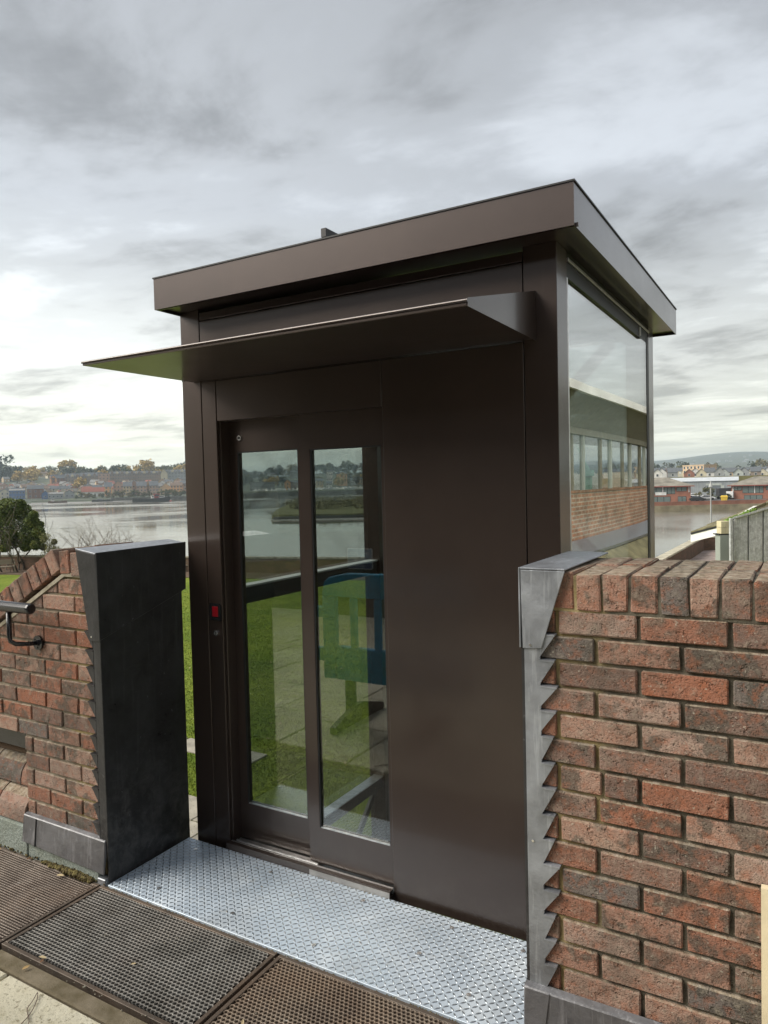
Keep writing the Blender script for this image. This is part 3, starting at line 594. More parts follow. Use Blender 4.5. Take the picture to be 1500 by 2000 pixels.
# threshold
lbox('threshold',.2405,1.1195,.452,.575,-.02,.008,'bronze'); bm=bmn(); 
box(bm,.2425,1.1190,.4475,.4515,-.004,.030); box(bm,.2425,1.1190,.4515,.470,.024,.030)
part('threshold_trim',bm,'bronze',lf)
bm=bmn(); box(bm,.252,1.1185,.4705,.478,.0085,.0315); box(bm,.252,.72,.505,.512,.0085,.022); box(bm,.252,1.1185,.4785,.5045,.0085,.013); box(bm,.252,.69,.5125,.536,.0085,.0165); part('sill_track',bm,'alu',lf)
bm=bmn(); box(bm,.72,1.1180,.4445,.4470,.001,.024); part('sill_cover',bm,plain('dull_aluminium',(.42,.40,.38),.5,.6,.2,12),lf)
def leaf(x0,x1,y0,y1,z0,z1,g):
    r=thing_child('sliding_door'); gx0,gx1,gz0,gz1=g; bm=bmn()
    box(bm,x0,gx0,y0,y1,z0,z1); box(bm,gx1,x1,y0,y1,z0,z1); box(bm,gx0,gx1,y0,y1,z0,gz0); box(bm,gx0,gx1,y0,y1,gz1,z1)
    o=part('sliding_door',bm,B,lf)
    bm=bmn(); box(bm,gx0,gx1,y0+.010,y0+.014,gz0,gz1); part('door_pane',bm,'door_glass',o)
    bm=bmn(); t=.006; y2=y0+.0095
    box(bm,gx0,gx0+t,y0+.002,y2,gz0,gz1); box(bm,gx1-t*.6,gx1,y0+.002,y2,gz0,gz1); box(bm,gx0+t,gx1-t*.6,y0+.002,y2,gz1-t,gz1); part('glazing_gasket',bm,'black',o)
    bm=bmn(); box(bm,gx0+t,gx1-t*.6,y0+.001,y2,gz0,gz0+.004); part('sill_bead',bm,'alu',o)
    return o
def thing_child(n): return None
leaf(.2505,.700,.545,.580,.018,1.983,(.295,.645,.187,1.842)); leaf(.692,1.119,.492,.527,.034,1.9825,(.748,1.102,.193,1.833))
# button, key switch, lock
bm=bmn(); prism(bm,[(-.0335,-.039),(.0335,-.039),(.0335,.031),(.026,.039),(-.0335,.039)],0,.006); bp=part('call_button',bm,'blackpaint',lf,loc=(.1985,FY-.0055,1.101))
bm=bmn(); box(bm,-.018,.018,-.002,.0005,-.024,.024); part('indicator_lens',bm,'red',bp,bevel=.001,loc=(.2,FY-.0056,1.103))
def disc(name,x,y,z,r,d,mat,par=lf,seg=18):
    bm=bmn(); tube(bm,[(x,y,z),(x,y-d,z)],r,seg); return part(name,bm,mat,par)
k_=disc('key_switch',.199,FY+.0005,1.002,.0145,.006,'steel'); disc('keyway',.199,FY-.0056,1.002,.009,.0012,'alu',k_); bm=bmn(); box(bm,.1975,.2005,FY-.0082,FY-.0070,.994,1.010); part('key_slot',bm,'black',k_)
k_=disc('door_lock',.315,.5445,1.905,.012,.006,'steel'); disc('keyway',.315,.538,1.905,.0065,.001,'black',k_)
# canopy: sharp wedge, open end cheek at the right
cn=None
bm=bmn(); hexa(bm,[(.103,-.124,2.172),(1.7525,-.124,2.169),(1.7525,FY-.002,2.172),(.103,FY-.002,2.172),(.103,-.124,2.188),(1.7525,-.124,2.188),(1.7525,FY-.002,2.335),(.103,FY-.002,2.335)])
cn=part('canopy',bm,B,lf,bevel=.002)
bm=bmn(); tube(bm,[(.103,-.126,2.184),(1.7575,-.126,2.184)],.0045,10); part('canopy_nose',bm,B,cn)
bm=bmn(); prism(bm,[(-.122,2.168),(FY-.002,2.166),(FY-.002,2.340),(-.122,2.192)],1.7535,1.7565,axis='x'); part('canopy_cheek',bm,B,cn)
for x in (.13,1.72): disc('rivet',x,-.100,2.1715,.003,.002,'steel',cn)
bm=bmn(); tube(bm,[(.115,.40,2.1715),(.115,.40,2.165)],.006,8); part('canopy_bolt',bm,'steel',cn)
# roof: fascia ring, soffit, deck, drip edge
rx0,rx1,ry0,ry1,rz0,rz1=.0347,1.9368,.3239,2.42,2.486,2.632
rx0=-.05
rx0,rz0,rz1=.030,2.488,2.626
rf=None
bm=bmn(); box(bm,rx0+.004,rx1-.004,ry0+.004,ry1-.004,rz0+.012,rz1-.012); rf=part('roof',bm,B,lf)
bm=bmn(); box(bm,rx0,rx1,ry0,ry0+.0035,rz0,rz1); part('fascia',bm,B,rf); bm=bmn(); box(bm,rx1-.0035,rx1,ry0+.004,ry1,rz0,rz1); part('fascia',bm,B,rf)
bm=bmn(); box(bm,rx0,rx0+.0035,ry0+.004,ry1,rz0,rz1); part('fascia',bm,B,rf); bm=bmn(); box(bm,rx0+.004,rx1-.004,ry1-.0035,ry1,rz0,rz1); part('fascia',bm,B,rf)
bm=bmn(); box(bm,rx0-.004,rx1+.004,ry0-.004,ry0+.03,rz1+.0005,rz1+.006); box(bm,rx1-.03,rx1+.004,ry0+.0305,ry1,rz1+.0005,rz1+.006); part('roof_trim',bm,'black',rf)
bm=bmn(); box(bm,rx0+.004,rx1+.010,ry0+.012,ry0+.02,rz0-.001,rz0+.0105); part('drip_edge',bm,B,rf)
# roof bracket
bm=bmn(); box(bm,.625,.652,.80,1.25,2.832,2.872); box(bm,.634,.644,.98,1.0,2.633,2.831); part('roof_bracket',bm,'black',lf)
# side glazing (right), rails and vents
lbox('side_top_rail',1.72,1.8285,.603,2.153,2.405,ZT,'black'); lbox('side_trim_rail',1.829,1.838,.603,2.153,2.462,2.474,'alu')
lbox('side_bottom_rail',1.76,1.826,.603,2.153,-.30,-.12)
lbox('glazing_bead',1.812,1.8325,.601,.612,-.12,2.405,'alu'); lbox('glazing_bead',1.812,1.8312,2.105,2.154,-.12,2.44,'black'); lbox('glazing_bead',1.826,1.838,1.914,1.922,2.41,2.455,'white')
lbox('side_pane',1.823,1.829,.6125,2.1045,-.12,2.404,'side_glass',None,0)
lbox('side_pane',1.808,1.814,.6035,2.15,-3.2,-.305,'side_glass',None,0)
for zz_ in (2.10,1.55,1.02): disc('fixing_screw',1.829,.476,zz_,.003,.002,'black')
# rear glazing with diagonal brace
lbox('rear_pane',.152,1.71,2.205,2.211,-3.2,2.455,'door_glass',None,0); lbox('rear_top_rail',.152,1.71,2.19,2.285,2.457,ZT)
lbox('rear_rail',.152,1.71,2.22,2.26,-.32,-.24); lbox('rear_rail',.152,1.71,2.22,2.26,-3.3,-3.15)
def strut(a,b,w,t,yc):
    d=Vector((b[0]-a[0],0,b[1]-a[1])).normalized(); n=Vector((-d.z,0,d.x))*w/2; A=Vector((a[0],yc,a[1])); Bv=Vector((b[0],yc,b[1])); Y=Vector((0,t/2,0))
    bm=bmn(); hexa(bm,[A-n-Y,Bv-n-Y,Bv-n+Y,A-n+Y,A+n-Y,Bv+n-Y,Bv+n+Y,A+n+Y]); part('diagonal_brace',bm,B,lf)
strut((.95,1.78),(1.62,2.455),.07,.02,2.24); strut((.95,1.78),(1.72,1.04),.07,.02,2.24); strut((.95,1.78),(.16,1.05),.07,.02,2.24); strut((.95,1.78),(.24,2.45),.07,.02,2.24)
# left glazing with mid rail
lbox('left_pane',.060,.066,.602,2.058,-3.2,2.455,'door_glass',None,0); lbox('left_top_rail',.05,.14,.602,2.058,1.98,ZT)
lbox('left_mid_rail',.07,.13,.602,2.058,1.090,1.172,'black'); lbox('rail_cap',.066,.136,.602,2.058,1.1725,1.182,'white')
lbox('left_low_rail',.07,.13,.602,2.058,-.34,-.27,'black'); lbox('rail_cap',.066,.136,.602,2.058,-.2695,-.262,'alu'); lbox('left_foot_rail',.06,.14,.602,2.058,-3.3,-3.15)
for y_ in (1.55,1.60): disc('fixing_screw',.136,y_,-.30,.008,.004,'steel')
bm=bmn(); hexa(bm,[(.09,.65,-1.6),(.11,.65,-1.6),(.11,.71,-1.6),(.09,.71,-1.6),(.09,1.97,-.36),(.11,1.97,-.36),(.11,2.03,-.36),(.09,2.03,-.36)]); part('diagonal_brace',bm,'black',lf)
# guide rails inside
lbox('guide_rail',1.60,1.66,.70,.76,-3.3,2.4,'black')
# ------------------------------------------------------------------ small stuff on the ground
bm=bmn(); pts=[]
for i in range(33):
    t=i/32*2*math.pi; s=math.sin(t); X=.415+.075*math.cos(t)*.5; Y=-.70+.017*math.sin(2*t)
    pts.append((.408+.052*math.cos(t)+.008*math.sin(3*t),-.655-.062*math.cos(t)*1.0+.017*math.sin(2*t),.0005+.002*(1+math.sin(t*2+1))))
tube(bm,pts,.0013,5,False); tag(part('twisted_loop',bm,plain('brown_elastic',(.11,.06,.05),.6)),'thin brown elastic loop twisted on a paving slab','elastic band')
lfm=[plain('dry_leaf_tan',(.42,.28,.12),.8),plain('dry_leaf_pale',(.55,.44,.26),.8),plain('dry_leaf_brown',(.16,.08,.04),.8)]
def dleaf(x,y,z,s,mat,label,rz):
    bm=bmn(); pr=[(-1,0,.0),(-.4,.42,.12),(.3,.38,.15),(1,0,.05),(.3,-.4,.12),(-.4,-.38,.14)]; c=bm.verts.new((0,0,.02*s)); V=[bm.verts.new((a*s,b*s,h*s)) for a,b,h in pr]
    for i in range(6): bm.faces.new((c,V[i],V[(i+1)%6]))
    o=put('fallen_leaf',mesh('fallen_leaf',bm,mat),None,(x,y,z),(rg.uniform(-.2,.2),rg.uniform(-.2,.2),rz)); tag(o,label,'leaf',None)
for x,y,s,mi,lb,rz in ((.20,-.462,.016,1,'pale curled leaf on the corner of the dark grey mat',.4),(.197,-.525,.014,0,'yellow leaf on the mossy strip beside the mats',1.2),(.215,-.476,.012,2,'brown leaf scrap at the mat edge',2),(.52,-.33,.010,1,'tiny cream leaf lying on the dark grey mat',.9),
    (1.05,-.36,.012,1,'pale leaf on the rusty mat near its left end',2.2),(1.10,-.42,.009,0,'tan leaf scrap at the bottom of the rusty mat',.1),(-.24,-.075,.018,1,'cream leaf in the moss at the foot of the left wall',.6),(-.5,-.05,.014,2,'brown leaf in the dirt under the lead apron',1.5),(-.72,-.06,.016,0,'tan leaf at the left edge below the plinth',.3)):
    dleaf(x,y,.004,s,lfm[mi],lb,rz)
m=Mat('moss_clump',(.10,.08,.03),1); v=m.coord('Position'); m.col(m.ramp(m.noise(v,60,4),[(.4,(.07,.05,.02)),(.6,(.17,.14,.05))])); M['moss']=m.m
bm=bmn()
for i in range(700):
    x=rg.uniform(-.42,-.08) if i<450 else rg.uniform(-1.4,1.8); w=max(.0,1-abs(x+.2)/.28) if i<450 else .15; y=-.027+rg.uniform(-.012,.004)-.018*w*rg.random(); r=.004+.009*w*rg.random(); zb=.0
    if x>0 and i>=450: y=-.028; r*=.5; zb=-.007
    v0=bmesh.ops.create_icosphere(bm,subdivisions=1,radius=r,matrix=Matrix.Translation((x,y,zb+.012*w*rg.random())))
    for q in v0['verts']: q.co+=Vector((rg.uniform(-1,1),rg.uniform(-1,1),rg.uniform(-1,1)))*r*.3
tag(part('moss',bm,'moss'),'crumbly brown moss and dirt along the foot of the left wall','moss',kind='stuff')
bm=bmn()
for i in range(260):                                                  # grit and crumbs in the joints and on the mats
    q=rg.random()
    if q<.45: x,y=rg.uniform(-.9,1.9),rg.choice([-.028,-.484,-.49])+rg.gauss(0,.006)
    elif q<.8: x,y=rg.uniform(-.9,1.9),rg.uniform(-.47,-.03)
    else: x,y=rg.uniform(0,1.8),rg.choice([rg.uniform(0,.44),.44])
    r=rg.uniform(.001,.0032); v0=bmesh.ops.create_icosphere(bm,subdivisions=1,radius=r,matrix=Matrix.Translation((x,y,(.0 if y>-.02 else -.004)+r*.5)))
tag(part('grit',bm,plain('pale_grit',(.40,.36,.28),.9,0,.4,90)),'pale grit and crumbs scattered over mats and plate','grit',kind='stuff')
bm=bmn()
for i in range(240):
    D=rg.uniform(11,40); u=rg.uniform(345,760); x,y=P2(u,D)
    if y<8.5: continue
    a=rg.uniform(0,6.28); w=rg.uniform(.02,.05); c,d=math.cos(a)*w,math.sin(a)*w
    bm.faces.new([bm.verts.new(p) for p in ((x-c,y-d,LZ+.03),(x+d*.5,y-c*.5,LZ+.045),(x+c,y+d,LZ+.035),(x-d*.5,y+c*.5,LZ+.05))])
tag(put('leaf_litter',mesh('leaf_litter',bm,lfm[1],recalc=False)),'fallen leaves dotted over the lawn','leaves',kind='stuff')
# pale board edge at the right picture edge
bm=bmn(); box(bm,2.476,2.60,-.030,-.008,-.05,.645); tag(part('timber_board',bm,plain('pale_raw_timber',(.72,.62,.42),.7,0,.15,8)),'pale raw timber board leaning flat on the right brick wall','board')
# ------------------------------------------------------------------ courtyard behind the viewer (seen in the door glass)
M['cbrick']=brick_tex('courtyard_brick',(.10,.055,.035),(.06,.04,.03),(.06,.055,.045))
cb_=wallrun('courtyard_building',[(9,-6.6),(-7,-6.6)],-.05,4.3,.4,'cbrick','dark brick courtyard building behind the viewer, reflected in the lift door','building',.12,'cope')
for k in range(4):
    x=-5+k*3.2; bm=bmn(); box(bm,x,x+1.5,-6.40,-6.36,1.0,2.3); w_=part('window_frame',bm,'blackpaint',cb_); bm=bmn(); box(bm,x+.06,x+1.44,-6.359,-6.35,1.06,2.24); part('window_pane',bm,'blackpaint',w_)
M['blue']=plain('blue_plastic',(.01,.34,.56),.4,0,.15,3)
bar=thing('pedestrian_barrier','blue plastic pedestrian barrier behind the viewer, reflected in the right door pane','barrier',(.1,-1.285,0))
bx0,bx1,by=-.47,.72,-1.285
bm=bmn()
prism(bm,[(bx0,.88),(bx0+.02,.98),(bx0+.07,1.02),(bx0+.20,1.05),(bx1,1.06),(bx1,.88)],by-.03,by+.03)
box(bm,bx0,bx0+.11,by-.028,by+.028,.28,.878); box(bm,bx0-.10,bx0-.001,by-.02,by+.02,.72,.80); box(bm,bx0-.10,bx0-.001,by-.02,by+.02,.40,.50)
box(bm,bx0+.111,bx1,by-.028,by+.028,.28,.52)
for k in range(5): x=bx0+.235+k*.20; box(bm,x,x+.045,by-.026,by+.026,.521,.878)
part('panel',bm,'blue',bar,bevel=.008)
for xx in (bx0+.18,.30):
    bm=bmn(); box(bm,xx,xx+.07,by-.02,by+.02,.02,.279); part('leg',bm,'black',bar); bm=bmn(); prism(bm,[(by-.33,.0),(by+.33,.0),(by+.33,.04),(by+.05,.12),(by-.05,.12),(by-.33,.04)],xx+.075,xx+.115,axis='x'); part('foot',bm,'black',bar)
# notice board
SGX,SGZ=-3.37,.55
sg=thing('notice_sign','white and blue notice sign on the courtyard wall, reflected in the door glass','sign',(SGX,-6.39,SGZ))
bm=bmn(); prism(bm,[(-.21,-.16),(.21,-.16),(.225,-.145),(.225,.145),(.21,.16),(-.21,.16),(-.225,.145),(-.225,-.145)],0,.02); part('sign_rim',bm,'white',sg,loc=(SGX,-6.39,SGZ))
bm=bmn(); box(bm,-.213,.213,.0203,.024,-.075,.148); part('sign_face',bm,plain('pale_blue_print',(.25,.36,.45),.4),sg,loc=(SGX,-6.39,SGZ)); bm=bmn(); box(bm,-.213,.213,.0203,.024,-.148,-.076); part('sign_band',bm,plain('navy_print',(.01,.02,.12),.4),sg,loc=(SGX,-6.39,SGZ))
def text(s,loc,size,mat,parent,rot=(R(90),0,R(180)),name='lettering'):
    c=bpy.data.curves.new(name,'FONT'); c.body=s; c.size=size; c.align_x='CENTER'; c.extrude=.001; t=bpy.data.objects.new('tmp',c); COL.objects.link(t)
    dg=bpy.context.evaluated_depsgraph_get(); me=bpy.data.meshes.new_from_object(t.evaluated_get(dg)); bpy.data.objects.remove(t); me.materials.append(M[mat] if isinstance(mat,str) else mat)
    return put(name,me,parent,loc,rot)
def line_of_text(s_,z_,size,step):                                   # one letter, one part
    n_=len(s_)
    for i_,ch in enumerate(s_):
        if ch!=' ': text(ch,(SGX+(n_-1)/2*step-i_*step,-6.365,z_),size,'white',sg,name='letter')
line_of_text('THIS SAFE',SGZ+.06,.06,.040); line_of_text('WAY US',SGZ-.03,.05,.036); line_of_text('USE US',SGZ-.13,.045,.03)
# ====== far and middle distance ======
# ------------------------------------------------------------------ far buildings
def cm(n,c,r=.85,var=.12,sc=.6): M[n]=plain(n,c,r,0,var,sc); return n
cm('w_tan',(.56,.43,.28)); cm('w_orange',(.72,.40,.20)); cm('w_brick',(.24,.13,.09)); cm('w_dbrick',(.27,.21,.17)); cm('w_cream',(.60,.54,.40)); cm('w_white',(.72,.70,.66)); cm('w_blue',(.10,.17,.34)); cm('w_grey',(.33,.34,.34)); cm('w_pink',(.46,.32,.25))
cm('r_slate',(.11,.12,.13)); cm('r_red',(.27,.10,.07)); cm('r_grey',(.22,.22,.21)); cm('r_brown',(.17,.12,.09)); cm('r_pale',(.55,.58,.60)); cm('winfar',(.05,.06,.07),.25); cm('trimw',(.75,.75,.72))
_win={}
def winmesh(w,h,fr='trimw'):
    k=(round(w,2),round(h,2))
    if k not in _win:
        bm=bmn(); box(bm,-w/2,w/2,-.06,.02,0,h); a=mesh('window',bm,fr); bm=bmn(); box(bm,-w/2+.12,w/2-.12,-.09,-.055,.12,h-.12); b=mesh('pane',bm,'winfar'); _win[k]=(a,b)
    return _win[k]
def face_rz(x,y): return math.atan2(y-CY,x-CX)-math.pi/2
def house(label,u,v,D,w,h,rh,dep,wall,roof,kind='gable_x',rot=0,rows=2,cols=3,name='house',group=None,chim=0,ww=1.45,wh=1.75,sub=True,cat='house',extra=None):
    p=pt(u,v,D); t=thing(name,label,cat,(p.x,p.y,p.z),group,rz=face_rz(p.x,p.y)+R(rot))
    bm=bmn(); x0,x1=-w/2,w/2
    if kind=='gable_y':                                              # gable end faces the water
        prism(bm,[(x0,-4),(x1,-4),(x1,h),(0,h+rh),(x0,h)],0,dep); local('wall',mesh('wall',bm,wall),t)
        bm=bmn(); e=.35; th=.22
        for s in (-1,1): prism(bm,[(0,h+rh+.02),(s*(w/2+e),h-rh*e/(w/2)+.02),(s*(w/2+e),h-rh*e/(w/2)+.02+th),(0,h+rh+.02+th)],-.4,dep+.3)
        rf=local('roof',mesh('roof',bm,roof),t)
    elif kind=='flat':
        box(bm,x0,x1,0,dep,-4,h); local('wall',mesh('wall',bm,wall),t); bm=bmn(); box(bm,x0-.25,x1+.25,-.25,dep+.25,h+.01,h+rh); rf=local('roof',mesh('roof',bm,roof),t)
    elif kind=='hip':
        box(bm,x0,x1,0,dep,-4,h); local('wall',mesh('wall',bm,wall),t); bm=bmn(); e=.6; i=min(dep,w)/2
        hexa(bm,[(x0-e,-e,h+.01),(x1+e,-e,h+.01),(x1+e,dep+e,h+.01),(x0-e,dep+e,h+.01),(x0+i,dep/2-.1,h+rh),(x1-i,dep/2-.1,h+rh),(x1-i,dep/2+.1,h+rh),(x0+i,dep/2+.1,h+rh)]); rf=local('roof',mesh('roof',bm,roof),t)
    else:
        prism(bm,[(0,-4),(dep,-4),(dep,h),(dep/2,h+rh),(0,h)],x0,x1,axis='x'); local('wall',mesh('wall',bm,wall),t)
        bm=bmn(); e=.4; th=.2; sl_=rh/(dep/2)
        prism(bm,[(-e,h-e*sl_+.03),(dep/2,h+rh+.03),(dep/2,h+rh+th),(-e,h-e*sl_+th)],x0-.15,x1+.15,axis='x'); prism(bm,[(dep+e,h-e*sl_+.03),(dep/2,h+rh+.03),(dep/2,h+rh+th),(dep+e,h-e*sl_+th)],x0-.15,x1+.15,axis='x'); rf=local('roof',mesh('roof',bm,roof),t)
    if rows and cols:
        a,b=winmesh(ww,wh)
        for r_ in range(rows):
            for c in range(cols):
                X=x0+w*(c+.5)/cols; Z=h*(r_+.28)/rows
                wo=local('window',a,t,(X,-.02,Z))
                if sub: local('pane',b,wo,(0,0,0))
    for k in range(chim):
        X=x0+w*(k+.5)/chim; bm=bmn(); box(bm,X-.4,X+.4,dep/2-.3,dep/2+.3,h+rh-.6,h+rh+1.1); local('chimney',mesh('chimney',bm,wall if wall!='w_white' else 'w_brick'),rf)
    if name=='terrace' and kind=='gable_x':
        nd=max(2,int(w/5.5))
        for k in range(nd):
            X=x0+w*(k+.5)/nd; bm=bmn(); prism(bm,[(X-1.7,h-.5),(X+1.7,h-.5),(X+1.7,h+1.3),(X,h+3.0),(X-1.7,h+1.3)],-.3,3.2); dmr=local('dormer',mesh('dormer',bm,'w_cream' if k%2 else wall),rf)
    return t
# ---- left bank, waterside row
D0=700
def vb(D,z,u): return hv(u)-(z-CZ)/D*F
def lh(label,u,D,w,h,rh,wall,roof,**k):
    z=k.pop('z',None); z=ground_z(u,D) if z is None else z
    return house(label,u,vb(D,z,u),D,w,h,rh,k.pop('dep',9),wall,roof,**k)
lh('cream twin gabled boathouse at the left edge behind the evergreen tree',10,720,9,7,3,'w_cream','r_grey',kind='gable_y',rows=2,cols=2)
lh('long blue waterfront shed left of the mast',34,716,14,8.5,1.5,'w_blue','r_grey',rows=2,cols=5,cat='shed',name='boat_shed')
lh('brown brick warehouse with tall dark roof above the small moored boat',70,722,15,9.5,3.5,'w_brick','r_slate',rows=2,cols=3,cat='warehouse',name='warehouse')
lh('small bright blue boathouse in front of the brown warehouse',89,704,6.5,5.2,2.6,'w_blue','r_slate',kind='gable_y',rows=1,cols=1,cat='shed',name='boat_shed')
lh('long low grey boat shed beside the blue boathouse',109,706,14,4.6,1.6,'w_grey','r_grey',rows=1,cols=4,cat='shed',name='boat_shed')
lh('dark shed with pale arched gable by the quay',136,710,9,5.2,2.8,'w_grey','r_slate',kind='gable_y',rows=1,cols=2,cat='shed',name='boat_shed')
lh('white waterside house under a long red tiled roof',182,730,22,5.0,4.2,'w_white','r_red',rows=1,cols=6,ww=1.4)
lh('cream gable ended cottage joined to the red roofed house',158,736,7,6.0,3.6,'w_cream','r_red',kind='gable_y',rows=2,cols=2)
xs=[(212,7.5,'w_orange'),(232,10,'w_pink'),(250,9,'w_tan'),(262,10,'w_pink'),(277,10,'w_pink'),(291,8,'w_tan'),(301,9,'w_pink')]  # orange of the first block is sunlight put into its wall colour
nm=['first','second','third','fourth','fifth','sixth','seventh']
for i,(u,w,c) in enumerate(xs):
    lh(f'{ {"w_orange":"sunlit orange","w_pink":"pinkish brick","w_tan":"tan"}[c] } steep roofed flats, {nm[i]} from the left in the row behind the barge',u,735+i%2*8,w,9.5+(i%2)*.8,4.4,c,'r_slate',kind='gable_y' if i%2 else 'gable_x',rows=3,cols=2 if w<9 else 3,dep=11,cat='flats',name='apartment_house')
lh('pale tan house with a big gable right of the barge cabin',324,738,13,6.0,5.5,'w_tan','r_brown',kind='gable_y',rows=2,cols=3)
lh('bright orange brick flats near the lift corner',345,735,12,9,3,'w_orange','r_brown',rows=3,cols=4,cat='flats',name='apartment_house')
lh('brown flats partly hidden by the lift corner post',362,745,10,10.5,3,'w_pink','r_slate',rows=3,cols=3,cat='flats',name='apartment_house')
# middle row up the slope
mid=[(14,'w_grey','r_brown',14),(40,'w_brick','r_grey',12),(57,'w_tan','r_brown',15),(22,'w_white','r_slate',10),(92,'w_grey','r_brown',16),(118,'w_cream','r_slate',20),(128,'w_white','r_grey',12),(152,'w_white','r_slate',9),(104,'w_tan','r_red',11),(174,'w_grey','r_slate',13),(218,'w_cream','r_slate',9),(240,'w_tan','r_grey',11),(256,'w_cream','r_slate',9),(270,'w_tan','r_brown',10),(282,'w_white','r_grey',9),(296,'w_cream','r_slate',9),(311,'w_cream','r_grey',9),(330,'w_tan','r_slate',10),(318,'w_white','r_slate',8),(350,'w_cream','r_brown',11)]
for i,(u,wc,rc,w) in enumerate(mid):
    DD=775+(i*37)%45; a={'w_grey':'grey','w_brick':'brick','w_tan':'tan','w_white':'white','w_cream':'cream'}[wc]; b={'r_brown':'brown','r_grey':'grey','r_slate':'slate','r_red':'red'}[rc]
    rk=sorted(q[0] for q in mid).index(u); od=['first','second','third','fourth','fifth','sixth','seventh','eighth','ninth','tenth','eleventh','twelfth','thirteenth','fourteenth','fifteenth','sixteenth','seventeenth','eighteenth','nineteenth','twentieth'][rk]
    lh(f'{a} {b} roofed house, {od} from the left halfway up the far slope',u,DD,w,5.2,3,wc,rc,kind='gable_y' if i%3==0 else 'gable_x',rows=2,cols=3,rot=rg.uniform(-18,18),chim=1,group='houses halfway up the far slope')
for i in range(120):
    u=rg.uniform(2,372); DD=rg.uniform(745,850) if i<72 else rg.uniform(900,1060); wc=rg.choice(['w_cream','w_white','w_tan','w_pink','w_cream','w_white']); rc=rg.choice(['r_slate','r_brown','r_grey','r_red'])
    a={'w_pink':'pinkish','w_tan':'tan','w_white':'white','w_cream':'cream'}[wc]; b={'r_brown':'brown','r_grey':'grey','r_slate':'slate','r_red':'red'}[rc]
    lh(f'small {a} house with {b} roof scattered on the far slope',u,DD,rg.uniform(6,10),rg.uniform(3.5,5),2.6,wc,rc,kind=rg.choice(['gable_x','gable_y']),rows=1,cols=2,rot=rg.uniform(-30,30),dep=7,group=f'small {a} houses with {b} roofs on the far slope',sub=False)
# upper terraces
lh('large brick villa with end wall coloured as if sunlit high on the slope',118,860,19,9,4,'w_brick','r_slate',rows=3,cols=5,chim=2,dep=10,rot=12,name='villa')
lh('end bay of the villa coloured orange as if sunlit high on the slope',105,856,7,9,3.5,'w_orange','r_slate',kind='gable_y',rows=3,cols=1,name='villa')  # orange wall colour stands in for sunlight on this end
lh('dark terrace with pointed dormers left of the long terrace',147,865,22,10,3.5,'w_dbrick','r_slate',rows=3,cols=7,chim=3,name='terrace')
lh('dark terrace of four gables above the red roofed house',180,868,24,10,4,'w_dbrick','r_slate',rows=3,cols=8,chim=4,name='terrace')
lh('pale brick blocky terrace end above the row of flats',207,872,17,12,1,'w_pink','r_grey',kind='flat',rows=3,cols=4,chim=0,name='terrace')
lh('long grey brick terrace with many chimneys up the slope',244,876,34,11,2.5,'w_dbrick','r_slate',rows=3,cols=12,chim=7,name='terrace')
lh('long grey brick terrace continuing right of the pale party wall',292,880,28,10.5,2.5,'w_dbrick','r_slate',rows=3,cols=10,chim=6,name='terrace')
lh('cream gable wall between the two long terraces',321,878,8,10,5,'w_cream','r_slate',kind='gable_y',rows=1,cols=1,name='terrace')
lh('grey terrace high on the slope beside the lift corner',347,884,28,11,2.5,'w_grey','r_slate',rows=3,cols=8,chim=5,name='terrace')
for i,(u,w) in enumerate([(86,10),(205,9),(232,9),(300,8),(180,8),(330,9)]):
    lh('small house showing between trees near the hill top',u,1120+i*25,w,6,3,'w_white' if i%2 else 'w_tan','r_brown',rows=1,cols=2,group='small houses near the hill top')
# left quay and mud
def strip(name,lab,u0,u1,D,z0,z1,th,mat,kind='thing',cat='wall',n=10):
    pts=[gxy(u0+(u1-u0)*i/n,D) for i in range(n+1)]; bm=bmn(); a=pts; b=offset_line(pts,th)
    for i in range(n): hexa(bm,[(*a[i],z0),(*a[i+1],z0),(*b[i+1],z0),(*b[i],z0),(*a[i],z1),(*a[i+1],z1),(*b[i+1],z1),(*b[i],z1)])
    o=part(name,bm,mat); 
    return tag(o,lab,cat) if kind=='thing' else tag(o,lab,kind='structure')
cm('quay_dark',(.10,.10,.085),.9,.3,.4); cm('quay_stone',(.34,.29,.19),.9,.3,.35); cm('parapet_red',(.34,.16,.11),.9,.2,.5)
strip('quay_wall','dark quay wall under the houses behind the barge',215,480,664,-7.5,-4.0,4,'quay_dark'); strip('quay_wall','low dark quay wall below the boat sheds',60,214,668,-7.5,-5.2,4,'quay_dark')
def flat(name,lab,uD,z,mat):
    bm=bmn(); prism(bm,[gxy(u,D) for u,D in uD],z-.3,z,axis='z'); return tag(part(name,bm,mat),lab,kind='structure')
flat('mud_flat','grey mud flat below the far boat sheds',[(60,600),(150,585),(230,612),(260,640),(262,662),(60,665)],-6.72,mud.m)
